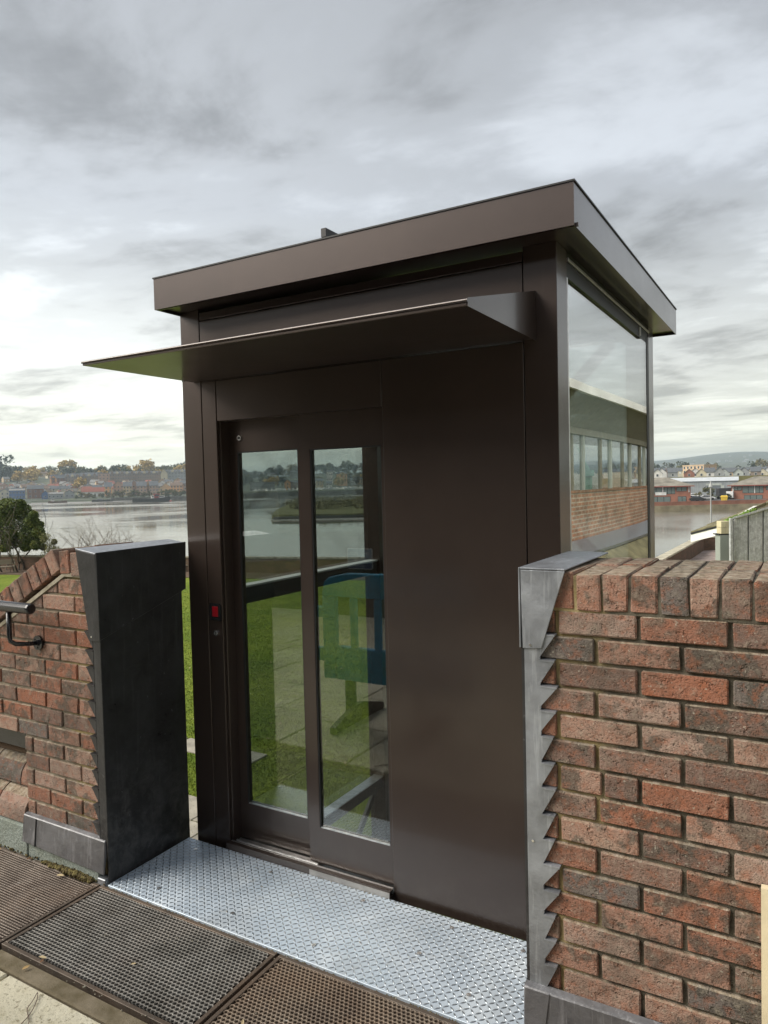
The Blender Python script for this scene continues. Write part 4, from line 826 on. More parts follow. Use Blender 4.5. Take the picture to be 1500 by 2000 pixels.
# ---- boats
cm('hull_dark',(.07,.075,.07),.7); cm('hull_brown',(.14,.09,.06),.7); cm('deck',(.35,.33,.28)); cm('cabin_red',(.30,.07,.06)); cm('mastm',(.30,.28,.24))
def boat(label,u,D,Lg,bw,h,hull,rot=0,cab=None,mast=None,cat='boat',name='moored_boat'):
    x,y=gxy(u,D); t=thing(name,label,cat,(x,y,-6.83),rz=face_rz(x,y)+R(rot))
    bm=bmn(); n=8; secs=[]
    for i in range(n+1):
        f=i/n; X=-Lg/2+Lg*f; wd=bw/2*(math.sin(min(1,f*3.2)*math.pi/2)*.35+.65 if f<.5 else math.cos((f-.5)*2*math.pi/2*.92)**.6); sh=h*(1+.55*(f-.45)**2*3)
        secs.append([bm.verts.new(q) for q in ((X,-wd,sh),(X,-wd*.75,-.2),(X,wd*.75,-.2),(X,wd,sh))])
    for a,b in zip(secs,secs[1:]):
        for i in range(3): bm.faces.new((a[i],b[i],b[i+1],a[i+1]))
        bm.faces.new((a[3],b[3],b[0],a[0]))
    bm.faces.new(secs[0]); bm.faces.new(secs[-1]); local('hull',mesh('hull',bm,hull),t)
    if cab:
        for (cx,cw,ch,cmn) in cab: bm=bmn(); box(bm,cx-cw/2,cx+cw/2,-bw*.28,bw*.28,h*.9,h+ch); c_=local('cabin',mesh('cabin',bm,cmn),t); bm=bmn(); box(bm,cx-cw*.4,cx+cw*.4,-bw*.285,-bw*.28,h+ch*.5,h+ch*.8); local('window',mesh('window',bm,'winfar'),c_)
    if mast:
        for (mx,mh,r) in mast: bm=bmn(); tube(bm,[(mx,0,h),(mx,0,h+mh)],r,6); local('mast',mesh('mast',bm,'mastm'),t)
    return t
boat('long grey steel barge moored midstream with a raised wheelhouse',295,560,28,6,2.6,'hull_dark',rot=4,cab=[(4,4,3.6,'cabin_red'),(7.5,4.5,2,'w_white'),(1,2,2.2,'w_white')],mast=[(-.5,5,.12),(10,4.5,.12),(4,6,.4)],name='barge',cat='barge')
boat('small dark fishing boat with a white wheelhouse near the sheds',112,622,15,4,1.4,'hull_brown',cab=[(-4,2.5,2.2,'w_white')],mast=[(5,2.5,.2)])
boat('low dark boat lying on the mud right of the fishing boat',199,632,17,4,1.5,'hull_dark',cab=[(-2,5,1.2,'w_grey')],mast=[(7,9,.12)])
x,y=gxy(333,560); t=thing('mooring_buoy','red and white mooring buoy at the bow of the barge','buoy',(x,y,-6.9)); bm=bmn(); tube(bm,[(x,y,-6.9),(x,y,-6.2),(x,y,-5.9)],[1,1,.6],12); part('float',bm,'cabin_red',t); bm=bmn(); tube(bm,[(x,y,-5.9),(x,y,-5.2)],.15,6); part('post',bm,'trimw',t)
x,y=gxy(261,575); t=thing('mooring_buoy','pale yellow mooring buoy at the stern of the barge','buoy',(x,y,-6.9)); bm=bmn(); tube(bm,[(x,y,-6.9),(x,y,-6.3),(x,y,-6.0)],[.9,.9,.5],12); part('float',bm,cm('buoy_yellow',(.6,.55,.2)),t)
for i,(u,D,h,lb) in enumerate(((85,640,6,'thin dark pole standing in the mud left of the fishing boat'),(61,690,16,'tall pale mast by the blue waterfront shed'),(216,600,15,'thin mooring pole left of the barge'))):
    x,y=gxy(u,D); bm=bmn(); tube(bm,[(x,y,-7.2),(x,y,-6.8+h)],.18,6); tag(part('mooring_pole',bm,'mastm'),lb,'pole')
# ------------------------------------------------------------------ trees
def leafmat(name,c1,c2,c3):
    m=Mat(name,c1,.8,0,.25); r=m.rand(); v=m.coord('Position'); n=m.noise(v,.9,3)
    a=m.ramp(r,[(0,c1),(.5,c2),(1,c3)]); m.col(m.mix(m.ramp(n,[(.4,.0),(.6,.45)]),a,tuple(x*.55 for x in c1))); return m.m
M['lf_far']=leafmat('far_foliage',(.10,.12,.05),(.16,.16,.08),(.24,.20,.10)); M['lf_gold']=leafmat('autumn_foliage',(.46,.32,.10),(.52,.38,.13),(.34,.28,.11)); M['lf_dark']=leafmat('dark_foliage',(.07,.09,.06),(.09,.11,.07),(.11,.12,.08)); cm('bark',(.10,.08,.06))
def crown_mesh(name,n,rx,rz,leaf,seed,mat,clumps=9,zb=.0):
    r=random.Random(seed); cs=[(Vector((r.uniform(-.6,.6)*rx,r.uniform(-.6,.6)*rx,zb+rz*(.5+r.uniform(-.45,1.0)*.9))),r.uniform(.32,.6)*rx) for _ in range(clumps)]
    bm=bmn()
    for i in range(n):
        c,rad=cs[i%clumps]; d=Vector((r.gauss(0,1),r.gauss(0,1),r.gauss(0,1))).normalized()*rad*(r.random()**.4); p=c+Vector((d.x,d.y,d.z*.8))
        a=Vector((r.gauss(0,1),r.gauss(0,1),r.gauss(0,1))).normalized(); b=a.orthogonal().normalized(); c2=a.cross(b); s=leaf*r.uniform(.6,1.3)
        bm.faces.new([bm.verts.new(p+q) for q in (b*s,c2*s*.8,-b*s,-c2*s*.8)])
    return mesh(name,bm,mat,recalc=False)
FT={k:[crown_mesh('crown',420,1.0,1.0,.13,s*7+j,mt) for s in range(5)] for j,(k,mt) in enumerate((('far','lf_far'),('gold','lf_gold'),('dark','lf_dark')))}
bm=bmn(); tube(bm,[(0,0,-1),(0,0,1.3)],[.09,.05],6); TRK=mesh('trunk',bm,'bark')
cnt=0
def ftree(u,D,s,kind,label,group,zs=None,hs=1.0):
    global cnt; cnt+=1
    x,y=gxy(u,D); z=ground_z(u,D) if zs is None else zs
    t=thing('tree',label,'tree',(x,y,z),group); WL[t.name]=Vector()
    c=local('crown',rg.choice(FT[kind]),t,(0,0,.25*s)); c.scale=(s,s,s*hs); c.rotation_euler=(0,0,rg.uniform(0,6.28)); 
    k=local('trunk',TRK,t); k.scale=(s,s,s*.6)
    return t
G_R='bushy trees along the wooded ridge'; G_S='trees among the houses on the slope'
KN={'far':'green brown','gold':'golden','dark':'dark green'}
for i in range(72):
    u=-30+i*(520/72)+rg.uniform(-4,4); kd=rg.choice(['far','far','dark','gold','far']); ftree(u,rg.uniform(1130,1330),rg.uniform(6.5,10),kd,f'bushy {KN[kd]} tree on the wooded ridge across the river',f'{KN[kd]} trees along the wooded ridge')
for i in range(56):
    u=rg.uniform(-30,372); D=rg.uniform(915,1100); kd='gold' if (30<u<100 or rg.random()<.18) else rg.choice(['far','dark','far']); ftree(u,D,rg.uniform(5.5,10),kd,f'{KN[kd]} tree on the slope between houses and ridge',f'{KN[kd]} trees on the slope above the houses')
for u,D,s,k,lb in ((3,950,17,'dark','big dark evergreen at the left edge of the far slope'),(22,955,13,'dark','second big dark evergreen near the left edge of the far slope'),(155,800,9,'gold','round yellow green tree above the red roofed house'),(35,900,9,'gold','broad golden tree at the left of the far slope'),(60,920,11,'gold','widest golden tree on the far slope'),(133,1010,13,'gold','yellow domed tree above the brick villa'),(318,905,7.5,'gold','small bright yellow tree above the long terrace'),(290,990,12,'gold','orange tree behind the long terrace')):
    ftree(u,D,s,k,lb,None)
for i in range(26): ftree(150+i*8.4+rg.uniform(-3,3),rg.uniform(690,702),rg.uniform(2.2,4),'far','low bush along the far quay','bushes along the far quay')
for u,h in ((138,15),(148.5,20),(154.5,16),(157,13)): 
    x,y=gxy(u,1250); t=ftree(u,1250,3.2 if h<18 else 3.6,'dark','slim dark conifer standing above the ridge line','conifers above the ridge line',hs=h/4.2)
# centre: far bank behind the island, seen through the lift
for i in range(32):
    u=455+i*9+rg.uniform(-3,3); ftree(u,rg.uniform(1480,1700),rg.uniform(9,15),rg.choice(['far','dark','dark']),'tree on the distant ridge seen through the lift','trees on the ridge seen through the lift')
for i in range(34):
    u=rg.uniform(460,745); ftree(u,rg.uniform(890,1200),rg.uniform(6,10),rg.choice(['far','gold','far','dark']),'tree on the far shore seen through the lift','trees on the far shore seen through the lift')
house('long grey four storey block with square windows seen through the left door pane',513,958,850,29,9.6,.5,12,'w_grey','r_grey',kind='flat',rows=3,cols=9,ww=1.6,wh=1.7,cat='flats',name='apartment_block')
house('tan gabled house right of the grey block seen through the lift',562,955,860,7,8,3,9,'w_orange','r_slate',kind='gable_y',rows=2,cols=1)
house('dark brick range behind the lift centre stile',580,955,862,15,8,2,9,'w_dbrick','r_slate',rows=2,cols=4)
for i,(u,v,D,w,h,wc,lb) in enumerate([(622,948,900,12,6,'w_tan','tan house at the left of the right door pane'),(644,940,980,8,13,'w_white','tall white house seen through the right door pane'),(668,943,960,14,12,'w_orange','pink orange flats seen through the right door pane'),(643,955,870,7,7,'w_white','small white waterfront house seen through the right door pane'),(690,946,1000,12,6,'w_white','low white house near the right edge of the door glass'),(706,944,1000,10,6,'w_tan','tan house near the right edge of the door glass'),(600,938,1100,12,6,'w_white','white house high behind the lift centre stile'),(530,933,1250,14,6,'w_white','white house on the ridge seen through the left door pane'),(575,930,1250,14,7,'w_grey','grey house on the ridge seen through the left door pane')]):
    house(lb,u,v,D,w,h,2.5,8,wc,'r_slate',rows=2,cols=3)
for i in range(26):
    u=497+i*8.6+rg.uniform(-3,3); x,y=gxy(u,800+rg.uniform(-10,10)); z=-2.1
    t=thing('laid_up_boat','small white boat laid up on the distant shore','boat',(x,y,z),'white boats laid up on the distant shore',rz=rg.uniform(0,3))
    bm=bmn(); Lb=rg.uniform(4,6.5); prism(bm,[(-Lb,.4),(-Lb,1.8),(Lb,2.1),(Lb*.7,.4)],-1.2,1.2); local('hull',mesh('hull',bm,'w_white'),t); bm=bmn(); box(bm,-Lb*.4,Lb*.3,-.9,.9,1.9,3.1); local('cabin',mesh('cabin',bm,'w_white'),t)
strip('embankment_wall','dark river embankment behind the island',440,760,690,-7.5,-2.4,6,'quay_dark')
# island
bm=bmn(); isl=[(527,186),(548,182),(600,180),(700,178),(800,178),(1000,182),(1150,196),(1150,380),(1000,420),(700,430),(600,420),(560,330),(535,230)]
prism(bm,[gxy(u,D) for u,D in isl],-7.2,-6.62,axis='z'); tag(part('mud_bank',bm,mud.m),'low wet mud bank in front of the marsh island',kind='structure')
isl2=[(529,196),(548,193),(600,191),(700,190),(800,190),(1000,194),(1130,210),(1130,360),(1000,400),(700,415),(610,400),(565,320),(538,240)]
m=Mat('marsh_grass_ground',(.14,.13,.05),1); v=m.coord('Position'); m.col(m.ramp(m.noise(v,.25,6,.7),[(.35,(.07,.08,.025)),(.6,(.17,.16,.06))])); m.bump(m.noise(v,1.5,5),.4,1); M['marsh']=m.m
bm=bmn(); prism(bm,[gxy(u,D) for u,D in isl2],-7,-5.55,axis='z'); tag(part('island',bm,'marsh'),'grassy marsh island in the river',kind='structure')
strip('timber_revetment','row of dark timber piles along the foot of the marsh island',532,1120,189.5,-7.1,-5.9,.6,'hull_dark',cat='revetment',n=30)
bm=bmn()
for i in range(230):
    fr=rg.random(); D=rg.uniform(225,400); u=rg.uniform(550+(D-225)*.12,1100 if i>170 else 750); x,y=gxy(u,D); s_=rg.uniform(1.1,2.6)*(.6+.5*min(1,(u-550)/60))
    for k in range(70):
        d=Vector((rg.gauss(0,1),rg.gauss(0,1),rg.gauss(0,1))).normalized()*s_*rg.random()**.4; p=Vector((x,y,-5.5+s_*.35))+Vector((d.x*1.4,d.y*1.4,max(-.3,d.z*.75)))
        a_=Vector((rg.gauss(0,1),rg.gauss(0,1),rg.gauss(0,1))).normalized(); b_=a_.orthogonal().normalized(); c_=a_.cross(b_); q_=rg.uniform(.15,.4)
        bm.faces.new([bm.verts.new(p+w_) for w_ in (b_*q_,c_*q_,-b_*q_,-c_*q_)])
tag(put('scrub',mesh('scrub',bm,'lf_far',recalc=False)),'low brown green scrub covering the marsh island','scrub',kind='stuff')
# ------------------------------------------------------------------ right bank
cm('w_red',(.34,.15,.10)); cm('r_tile',(.24,.22,.18),.9,.25,.5); cm('w_metal',(.30,.32,.34)); cm('shutter',(.16,.18,.20)); cm('w_peach',(.62,.45,.28)); cm('w_lgrey',(.45,.48,.45)); cm('eave_red',(.30,.10,.08)); cm('asphalt',(.09,.09,.09)); cm('grass_bank',(.32,.28,.10),.9,.3,.1)
strip('quay_wall','long buff stone quay wall across the river on the right',1180,1900,184.6,-8,-5.35,2.2,'quay_stone',n=24)
strip('quay_parapet','low red brick parapet on top of the buff quay wall',1180,1900,185.4,-5.345,-4.35,.5,'parapet_red',n=24)
flat('yard_road','grey tarmac yard behind the far quay',[(1180,187.5),(1900,187.5),(1900,290),(1180,290)],-4.93,'asphalt')
def office(label,u0,u1,vbase,D,side,windows,bands):
    p=pt((u0+u1)/2,vbase,D); w=(u1-u0)*D/F; t=thing('office_building',label,'building',(p.x,p.y,p.z),rz=face_rz(p.x,p.y)+R(side)); dep=14; h=5.1
    bm=bmn(); box(bm,-w/2,w/2,0,dep,-3,h); local('wall',mesh('wall',bm,'w_red'),t)
    bm=bmn(); e=1.0; hexa(bm,[(-w/2-e,-e,h+.16),(w/2+e,-e,h+.16),(w/2+e,dep+e,h+.16),(-w/2-e,dep+e,h+.16),(-w/2+6,dep/2-.2,h+2.6),(w/2-6,dep/2-.2,h+2.6),(w/2-6,dep/2+.2,h+2.6),(-w/2+6,dep/2+.2,h+2.6)]); rf=local('roof',mesh('roof',bm,'r_tile'),t)
    bm=bmn(); box(bm,-w/2-e-.03,w/2+e+.03,-e-.03,dep+e+.03,h-.08,h+.155); local('eave_board',mesh('eave_board',bm,'eave_red'),rf)
    for (x0,x1,z0,z1,n) in windows:
        bm=bmn(); box(bm,x0,x1,-.05,.02,z0,z1); wo=local('window',mesh('window',bm,'blackpaint'),t)
        for k in range(n):
            a=x0+(x1-x0)*k/n+.07; b=x0+(x1-x0)*(k+1)/n-.07; bm=bmn(); box(bm,a,b,-.08,-.052,z0+.08,z1-.08); local('pane',mesh('pane',bm,M['officepane']),wo)
    for (x,z0,z1) in bands: bm=bmn(); box(bm,x-.12,x+.12,-.14,-.081,z0,z1); local('downpipe',mesh('downpipe',bm,'trimw'),t)
    return t,w
M['officepane']=plain('office_glass',(.16,.20,.19),.15)
t,w=office('red brick two storey office with hipped roof just right of the lift corner',1225,1344,986,205,0,[(-8,-6,3.2,4.4,2),(-1.9,1.2,3.0,4.9,2),(1.6,4.6,3.0,4.9,3),(5.0,7.6,3.7,4.9,2),(-1.8,3.4,.6,2.3,3),(5.3,7.5,.5,2.3,2)],[(1.4,2.9,5.0),(8.2,3.4,5.0)])
bm=bmn(); box(bm,-.6,2.3,-.12,-.05,2.85-.15,3.7-.15); local('blank_sign_board',mesh('sign_board',bm,'trimw'),t)
t,w=office('red brick two storey office with hipped roof near the right edge',1436,1580,982,208,0,[(-9.9,-7.8,3.7,4.9,2),(-7.6,-4.6,2.9,4.9,2),(-4.3,-2.2,2.9,4.9,2),(-1.5,2,3.7,4.9,2),(-7.2,-2.4,.3,2.3,3),(-.8,3,.3,2.3,2)],[(-4.45,2.9,5.0),(-10.1,3.3,5.0)])
p=pt(1360,972,262); t=thing('warehouse','wide pale grey metal warehouse with a roller door between the brick offices','warehouse',tuple(p),rz=face_rz(p.x,p.y)+R(-3))
bm=bmn(); box(bm,-22,13.5,0,22,-3,5.9); local('wall',mesh('wall',bm,'w_metal'),t)
bm=bmn(); prism(bm,[(-.4,5.92),(22.4,5.92),(11,7.3)],-22.3,13.8,axis='x'); local('roof',mesh('roof',bm,'r_pale'),t)
bm=bmn(); box(bm,3.6,8.0,-.06,-.01,-.5,4.3); d=local('roller_door',mesh('roller_door',bm,'shutter'),t)
for k in range(10): bm=bmn(); box(bm,3.65,7.95,-.1,-.062,-.4+k*.46,-.4+k*.46+.4); local('door_slat',mesh('door_slat',bm,'shutter'),d)
bm=bmn(); box(bm,3.2,8.4,-.12,-.02,4.32,5.0); box(bm,8.05,9.2,-.12,-.02,-.5,4.3); local('door_surround',mesh('door_surround',bm,'w_lgrey'),t)
for k in range(24):
    x=-21.3+k*1.45
    if 3<x<8.6: continue
    bm=bmn(); box(bm,x,x+.08,-.05,-.004,-.5,5.8); local('cladding_rib',mesh('cladding_rib',bm,'w_lgrey'),t)
# grass bank with terraces of gabled houses behind
bm=bmn(); prism(bm,[gxy(1180,330),gxy(1520,330),gxy(1520,470),gxy(1180,470)],-5.5,2.0,axis='z'); tag(part('grass_bank',bm,'grass_bank'),'yellowish grass bank behind the warehouse',kind='structure')
lb=['white rendered','dark slate fronted','white','dark grey','red brick','pale grey']
gh=[(1284,'w_white'),(1292,'w_white'),(1301,'w_dbrick'),(1314,'w_grey'),(1346,'w_red'),(1358,'w_white'),(1370,'w_cream'),(1386,'w_white'),(1396,'w_white'),(1405,'w_grey'),(1414,'w_lgrey'),(1427,'w_peach'),(1442,'w_lgrey'),(1453,'w_grey'),(1466,'w_cream'),(1476,'w_dbrick'),(1489,'w_cream'),(1500,'w_white'),(1515,'w_white')]
cn_={'w_white':'white','w_dbrick':'dark brick','w_grey':'grey','w_red':'red brick','w_cream':'cream','w_lgrey':'pale green grey','w_peach':'peach'}
for i,(u,c) in enumerate(gh):
    D=480+(i%3)*18; vv=933.5-(u-1284)*.013; house(f'{cn_[c]} gabled house in the row behind the warehouse',u,vv,D,6.2+.6*(i%3),2.9+(i%2)*.7,2.9,10,c,'r_slate',kind='gable_y' if i%4!=3 else 'gable_x',rows=1,cols=1,chim=1 if i%5==2 else 0,group=f'{cn_[c]} gabled houses behind the warehouse')
for i in range(26):
    u=1190+i*13+rg.uniform(-3,3); c=rg.choice(['w_white','w_cream','w_grey','w_lgrey']); house(f'distant {cn_[c]} house behind the gabled row',u,928-(u-1284)*.012,640+rg.uniform(-30,60),9,3.5,2.5,8,c,'r_slate',rows=1,cols=2,sub=False,group=f'distant {cn_[c]} houses behind the gabled row')
house('peach brick five storey flats rising above the gabled roofs',1354,934,530,18,9.0,.7,14,'w_peach','w_peach',kind='flat',rot=-38,rows=3,cols=6,ww=1.5,wh=1.9,cat='flats',name='apartment_block')
for i in range(24):
    u=1180+i*16+rg.uniform(-4,4); ftree(u,rg.uniform(700,1100),rg.uniform(5,9),rg.choice(['far','dark']),'dark tree among the distant roofs on the right','trees among the distant roofs on the right')
for i in range(40):
    u=rg.uniform(1180,1560); D=rg.uniform(2400,3500); x,y=gxy(u,D); t=thing('hillside_house','tiny pale house on the far blue hillside','house',(x,y,ground_z(u,D)),'pale houses on the far blue hillside',rz=face_rz(x,y)); bm=bmn(); s=rg.uniform(4,8); prism(bm,[(-s,-3),(s,-3),(s,3.5),(0,6),(-s,3.5)],0,8); local('wall',mesh('wall',bm,'w_grey'),t)
# vehicles etc in the yard
cm('paint_white',(.75,.75,.75),.3); cm('paint_black',(.03,.03,.03),.3); cm('tyre',(.02,.02,.02)); cm('van_box',(.05,.05,.055),.5); cm('paint_blue',(.08,.12,.35),.3); cm('skip_yellow',(.70,.48,.06)); cm('paint_red',(.45,.10,.07),.4)
def car(label,u,D,rot,paint,van=False):
    x,y=gxy(u,D); t=thing('parked_van' if van else 'parked_car',label,'van' if van else 'car',(x,y,-4.93),rz=face_rz(x,y)+R(rot))
    bm=bmn()
    if van: prism(bm,[(-2.5,.4),(2.5,.4),(2.5,1.2),(1.9,1.5),(1.3,2.3),(-2.5,2.35)],-.95,.95)
    else: prism(bm,[(-2.1,.35),(2.1,.35),(2.1,.8),(1.3,.95),(.6,1.42),(-1.1,1.45),(-1.9,.95),(-2.1,.9)],-.85,.85)
    local('body',mesh('body',bm,paint,.06),t)
    bm=bmn(); yy=.97 if van else .87
    if van: prism(bm,[(.7,1.45),(1.75,1.5),(1.3,2.15),(.7,2.15)],-yy,yy)
    else: prism(bm,[(-1.5,.97),(1.05,.97),(.55,1.34),(-1.0,1.36)],-yy,yy)
    local('window',mesh('window',bm,'winfar'),t)
    for sx in (-1,1):
        for sy in (-1,1): bm=bmn(); tube(bm,[(sx*1.35,sy*.70,.33),(sx*1.35,sy*.90,.33)],.33,12); local('wheel',mesh('wheel',bm,'tyre'),t)
    return t
car('white parked car by the brick office left of the lamp post',1381,212,10,'paint_white'); car('white van parked by the right brick office',1428,214,80,'paint_white',True); car('blue parked car against the left brick office',1352,206,-15,'paint_blue'); car('dark parked car beside the blue car',1362,200,5,'paint_black'); car('white car parked below the roller door',1358,240,0,'paint_white'); car('red parked car behind the white van',1432,236,0,'paint_red')
x,y=gxy(1414,215); t=thing('box_trailer','black box lorry body standing in the yard','lorry',(x,y,-4.93),rz=face_rz(x,y)+R(20)); bm=bmn(); box(bm,-1.9,1.9,-1.2,1.2,.9,3.3); local('body',mesh('body',bm,'van_box',.05),t); bm=bmn(); box(bm,1.92,3.2,-1.1,1.1,.5,2.2); local('cab',mesh('cab',bm,'paint_white',.1),t)
for sx in (-1.3,1.3,2.5):
    for sy in (-1.05,.95): bm=bmn(); tube(bm,[(sx,sy,.42),(sx,sy+.2,.42)],.42,12); local('wheel',mesh('wheel',bm,'tyre'),t)
x,y=gxy(1414,198); t=thing('grit_bin','yellow grit bin at the quay edge','bin',(x,y,-4.93),rz=face_rz(x,y)); bm=bmn(); hexa(bm,[(-.7,-.5,0),(.7,-.5,0),(.7,.5,0),(-.7,.5,0),(-.9,-.6,1.2),(.9,-.6,1.2),(.9,.6,1.2),(-.9,.6,1.2)]); local('body',mesh('body',bm,'skip_yellow'),t); bm=bmn(); hexa(bm,[(-.95,-.65,1.21),(.95,-.65,1.21),(.95,.65,1.21),(-.95,.65,1.21),(-.7,-.4,1.55),(.7,-.4,1.55),(.7,.5,1.55),(-.7,.5,1.55)]); local('lid',mesh('lid',bm,'skip_yellow'),t)
ftree(1384,218,1.9,'far','round bush in front of the warehouse',None,zs=-4.93); ftree(1421,206,1.5,'dark','dark hedge bush by the white van',None,zs=-4.93,hs=.7); ftree(1364,222,1.3,'far','small bush left of the roller door',None,zs=-4.93)
# lamp post in the near yard
x,y=gxy(1388,60); t=thing('lamp_post','tall pale lamp post standing in front of the warehouse','lamp post',(x,y,LZ-4)); zt=gz(951,1388,60)
bm=bmn(); tube(bm,[(x,y,LZ-4),(x,y,zt)],[.075,.055],10); part('pole',bm,cm('pole_grey',(.42,.43,.42)),t); bm=bmn(); tube(bm,[(x,y,zt),(x,y,zt+.10),(x,y,zt+.30),(x,y,zt+.52)],[.17,.15,.07,.03],12); part('lamp_head',bm,'pole_grey',t)
# ------------------------------------------------------------------ near right: mossy lean-to roof, post and zinc panels
M['zinc']=lead('zinc_weathered',(.52,.53,.54),.5,.2,1.2); cm('mossroof',(.20,.18,.10),.95,.35,1.5); cm('moss_green',(.12,.20,.03),.95,.3,3); cm('cream_block',(.62,.55,.36)); cm('greypost',(.33,.36,.32)); cm('render_white',(.82,.82,.78))
def Q(u,v,D): return pt(u,v,D)
t=thing('lean_to_roof','mossy sloping tiled roof with white fascia at the right edge','roof',tuple(Q(1400,1040,30)))
def slab4(name,a,b,c,d,th,mat,par):                                   # quad in space given a thickness straight down
    bm=bmn(); k=Vector((0,0,th)); hexa(bm,[a-k,b-k,c-k,d-k,a,b,c,d]); return part(name,bm,mat,par)
A,Bq,Cq,Dq=Q(1350,1036,30),Q(1420,1012,25),Q(1600,940,27),Q(1435,985,38)
A,Bq,Cq,Dq=Q(1349,1038,29),Q(1409,1022,27),Q(1600,935,27),Q(1600,940,33)
for k in range(9):                                                    # courses of tiles up the slope
    f0,f1=k/9,(k+1)/9+.012; a=A.lerp(Dq,f0); d=A.lerp(Dq,f1); b=Bq.lerp(Cq,f0); c=Bq.lerp(Cq,f1); up=Vector((0,0,.03*(k%2)))
    slab4('roof_course',a+up,b+up,c+up,d+up,.10,'mossroof',t)
a,b=Q(1349,1040.5,29),Q(1409,1024.5,27); slab4('gutter',a,b,b+Vector((.05,.12,0)),a+Vector((.05,.12,0)),.07,'black',t)
a2,b2=Q(1349,1043,29.05),Q(1409,1026.5,27.05); slab4('fascia_board',a2,b2,b2+Vector((.03,.06,0)),a2+Vector((.03,.06,0)),.33,'render_white',t)
a,b=Q(1408,1024,26.6),Q(1472,988,27.4); slab4('verge_flashing',a,b,b+Vector((.25,.1,0)),a+Vector((.25,.1,0)),.06,'trimw',t)
bm=bmn()
for i in range(90):
    f=rg.random(); p=Q(1411,1024,26.5).lerp(Q(1470,992,27),f); bmesh.ops.create_icosphere(bm,subdivisions=1,radius=rg.uniform(.05,.12)*(1.3-f),matrix=Matrix.Translation(p+Vector((rg.uniform(.0,.3),0,rg.uniform(-.03,.05)))))
tag(part('moss',bm,'moss_green',t),kind='stuff')
bl,br_=Q(1428,1100,24),Q(1520,1100,24)
po=thing('porch_post','grey green square post topped with cream blocks','post',tuple(Q(1418,1100,25)))
ex=(Q(1428,1060,25)-Q(1407,1060,25)); p0=Q(1407,1130,25); zt=Q(1407,1045,25).z
def vbox(name,p,e,dep,z0,z1,mat,par):
    n=Vector((-e.y,e.x,0)).normalized()*dep; a=Vector((p.x,p.y,0)); e=Vector((e.x,e.y,0)); b=a+e
    bm=bmn(); hexa(bm,[(*q.xy,z0) for q in (a,b,b+n,a+n)]+[(*q.xy,z1) for q in (a,b,b+n,a+n)]); return part(name,bm,mat,par,bevel=.004)
vbox('shaft',p0,ex,.37,LZ,zt,'greypost',po); vbox('cap_plate',p0-ex*.12,ex*1.12,.45,zt+.002,zt+.04,'black',po)
for k in range(2):
    for j in range(2): vbox('cream_block',p0+ex*(.10+.44*j),ex*.42,.34,zt+.045+k*.22,zt+.255+k*.22,'cream_block',po)
zp=thing('zinc_balustrade','weathered grey zinc clad panels rising to the right behind the right brick wall','cladding',tuple(Q(1460,1100,24)))
us_=[1431,1461,1490,1519,1548]; tops=[1011,1003,994,985,976]; bots=[1118,1112,1104,1096,1088]; P0=[1124,1112,1098,1089,1080]
vbox('corner_post',Q(1427,1100,23.9),(Q(1432,1100,23.9)-Q(1427,1100,23.9)),.1,Q(1427,1150,24).z,Q(1427,1012,24).z,'zinc',zp)
for i in range(4):
    a,b=Q(us_[i]+1.5,tops[i]+4,24),Q(us_[i+1]-1.5,tops[i+1]+4,24); c,d=Q(us_[i]+1.5,P0[i],24),Q(us_[i+1]-1.5,P0[i+1],24); bk=Vector((.05,.12,0))
    bm=bmn(); hexa(bm,[c,d,d+bk,c+bk,a,b,b+bk,a+bk]); part('zinc_panel',bm,'zinc',zp,bevel=.01)
    a,b=Q(us_[i],tops[i]-1,23.9),Q(us_[i+1],tops[i+1]-1,23.9); bm=bmn(); k=Vector((0,0,.07)); hexa(bm,[a-k,b-k,b-k+bk*1.6,a-k+bk*1.6,a,b,b+bk*1.6,a+bk*1.6]); part('zinc_capping',bm,'zinc',zp,bevel=.004)
    a,b=Q(us_[i]-1,tops[i]+3,24.05),Q(us_[i]+1.2,tops[i]+3,24.05); c,d=Q(us_[i]-1,P0[i]+1,24.05),Q(us_[i]+1.2,P0[i]+1,24.05); bm=bmn(); hexa(bm,[c,d,d+bk,c+bk,a,b,b+bk,a+bk]); part('dark_joint',bm,'black',zp)
a,b=Q(1427,1122,24.3),Q(1560,1079,24.3); bm=bmn(); k=Vector((0,0,2.2)); bk=Vector((.3,.8,0)); hexa(bm,[a-k,b-k,b-k+bk,a-k+bk,a,b,b+bk,a+bk]); part('brick_base',bm,'gbrick',zp)
# ------------------------------------------------------------------ curved building right of the picture, seen mirrored in the side glass
MX=1.829
def V2(u,D): p=pt(u,hv(u),D); return Vector((2*MX-p.x,p.y,0))
ctrl=[V2(1030,18),V2(1060,18.9),V2(1085,19.9),V2(1109,20.8),V2(1150,22.6),V2(1190,24.8),V2(1225,27.3),V2(1250,29.6),V2(1266,32),V2(1273,36),V2(1271,42)]
def spline(c,n):
    o=[]
    for i in range(len(c)-1):
        p0,p1,p2,p3=c[max(i-1,0)],c[i],c[i+1],c[min(i+2,len(c)-1)]
        for k in range(n):
            t=k/n; o.append(.5*((2*p1)+(p2-p0)*t+(2*p0-5*p1+4*p2-p3)*t*t+(3*p1-p0-3*p2+p3)*t**3))
    return o+[c[-1]]
line=spline(ctrl,6)
cb=thing('curved_building','curved brick and glass building reflected in the side glass of the lift','building',tuple(line[26]))
def out(i): 
    a,b=line[max(i-1,0)],line[min(i+1,len(line)-1)]; t=(b-a).normalized(); n=Vector((t.y,-t.x,0)); return n
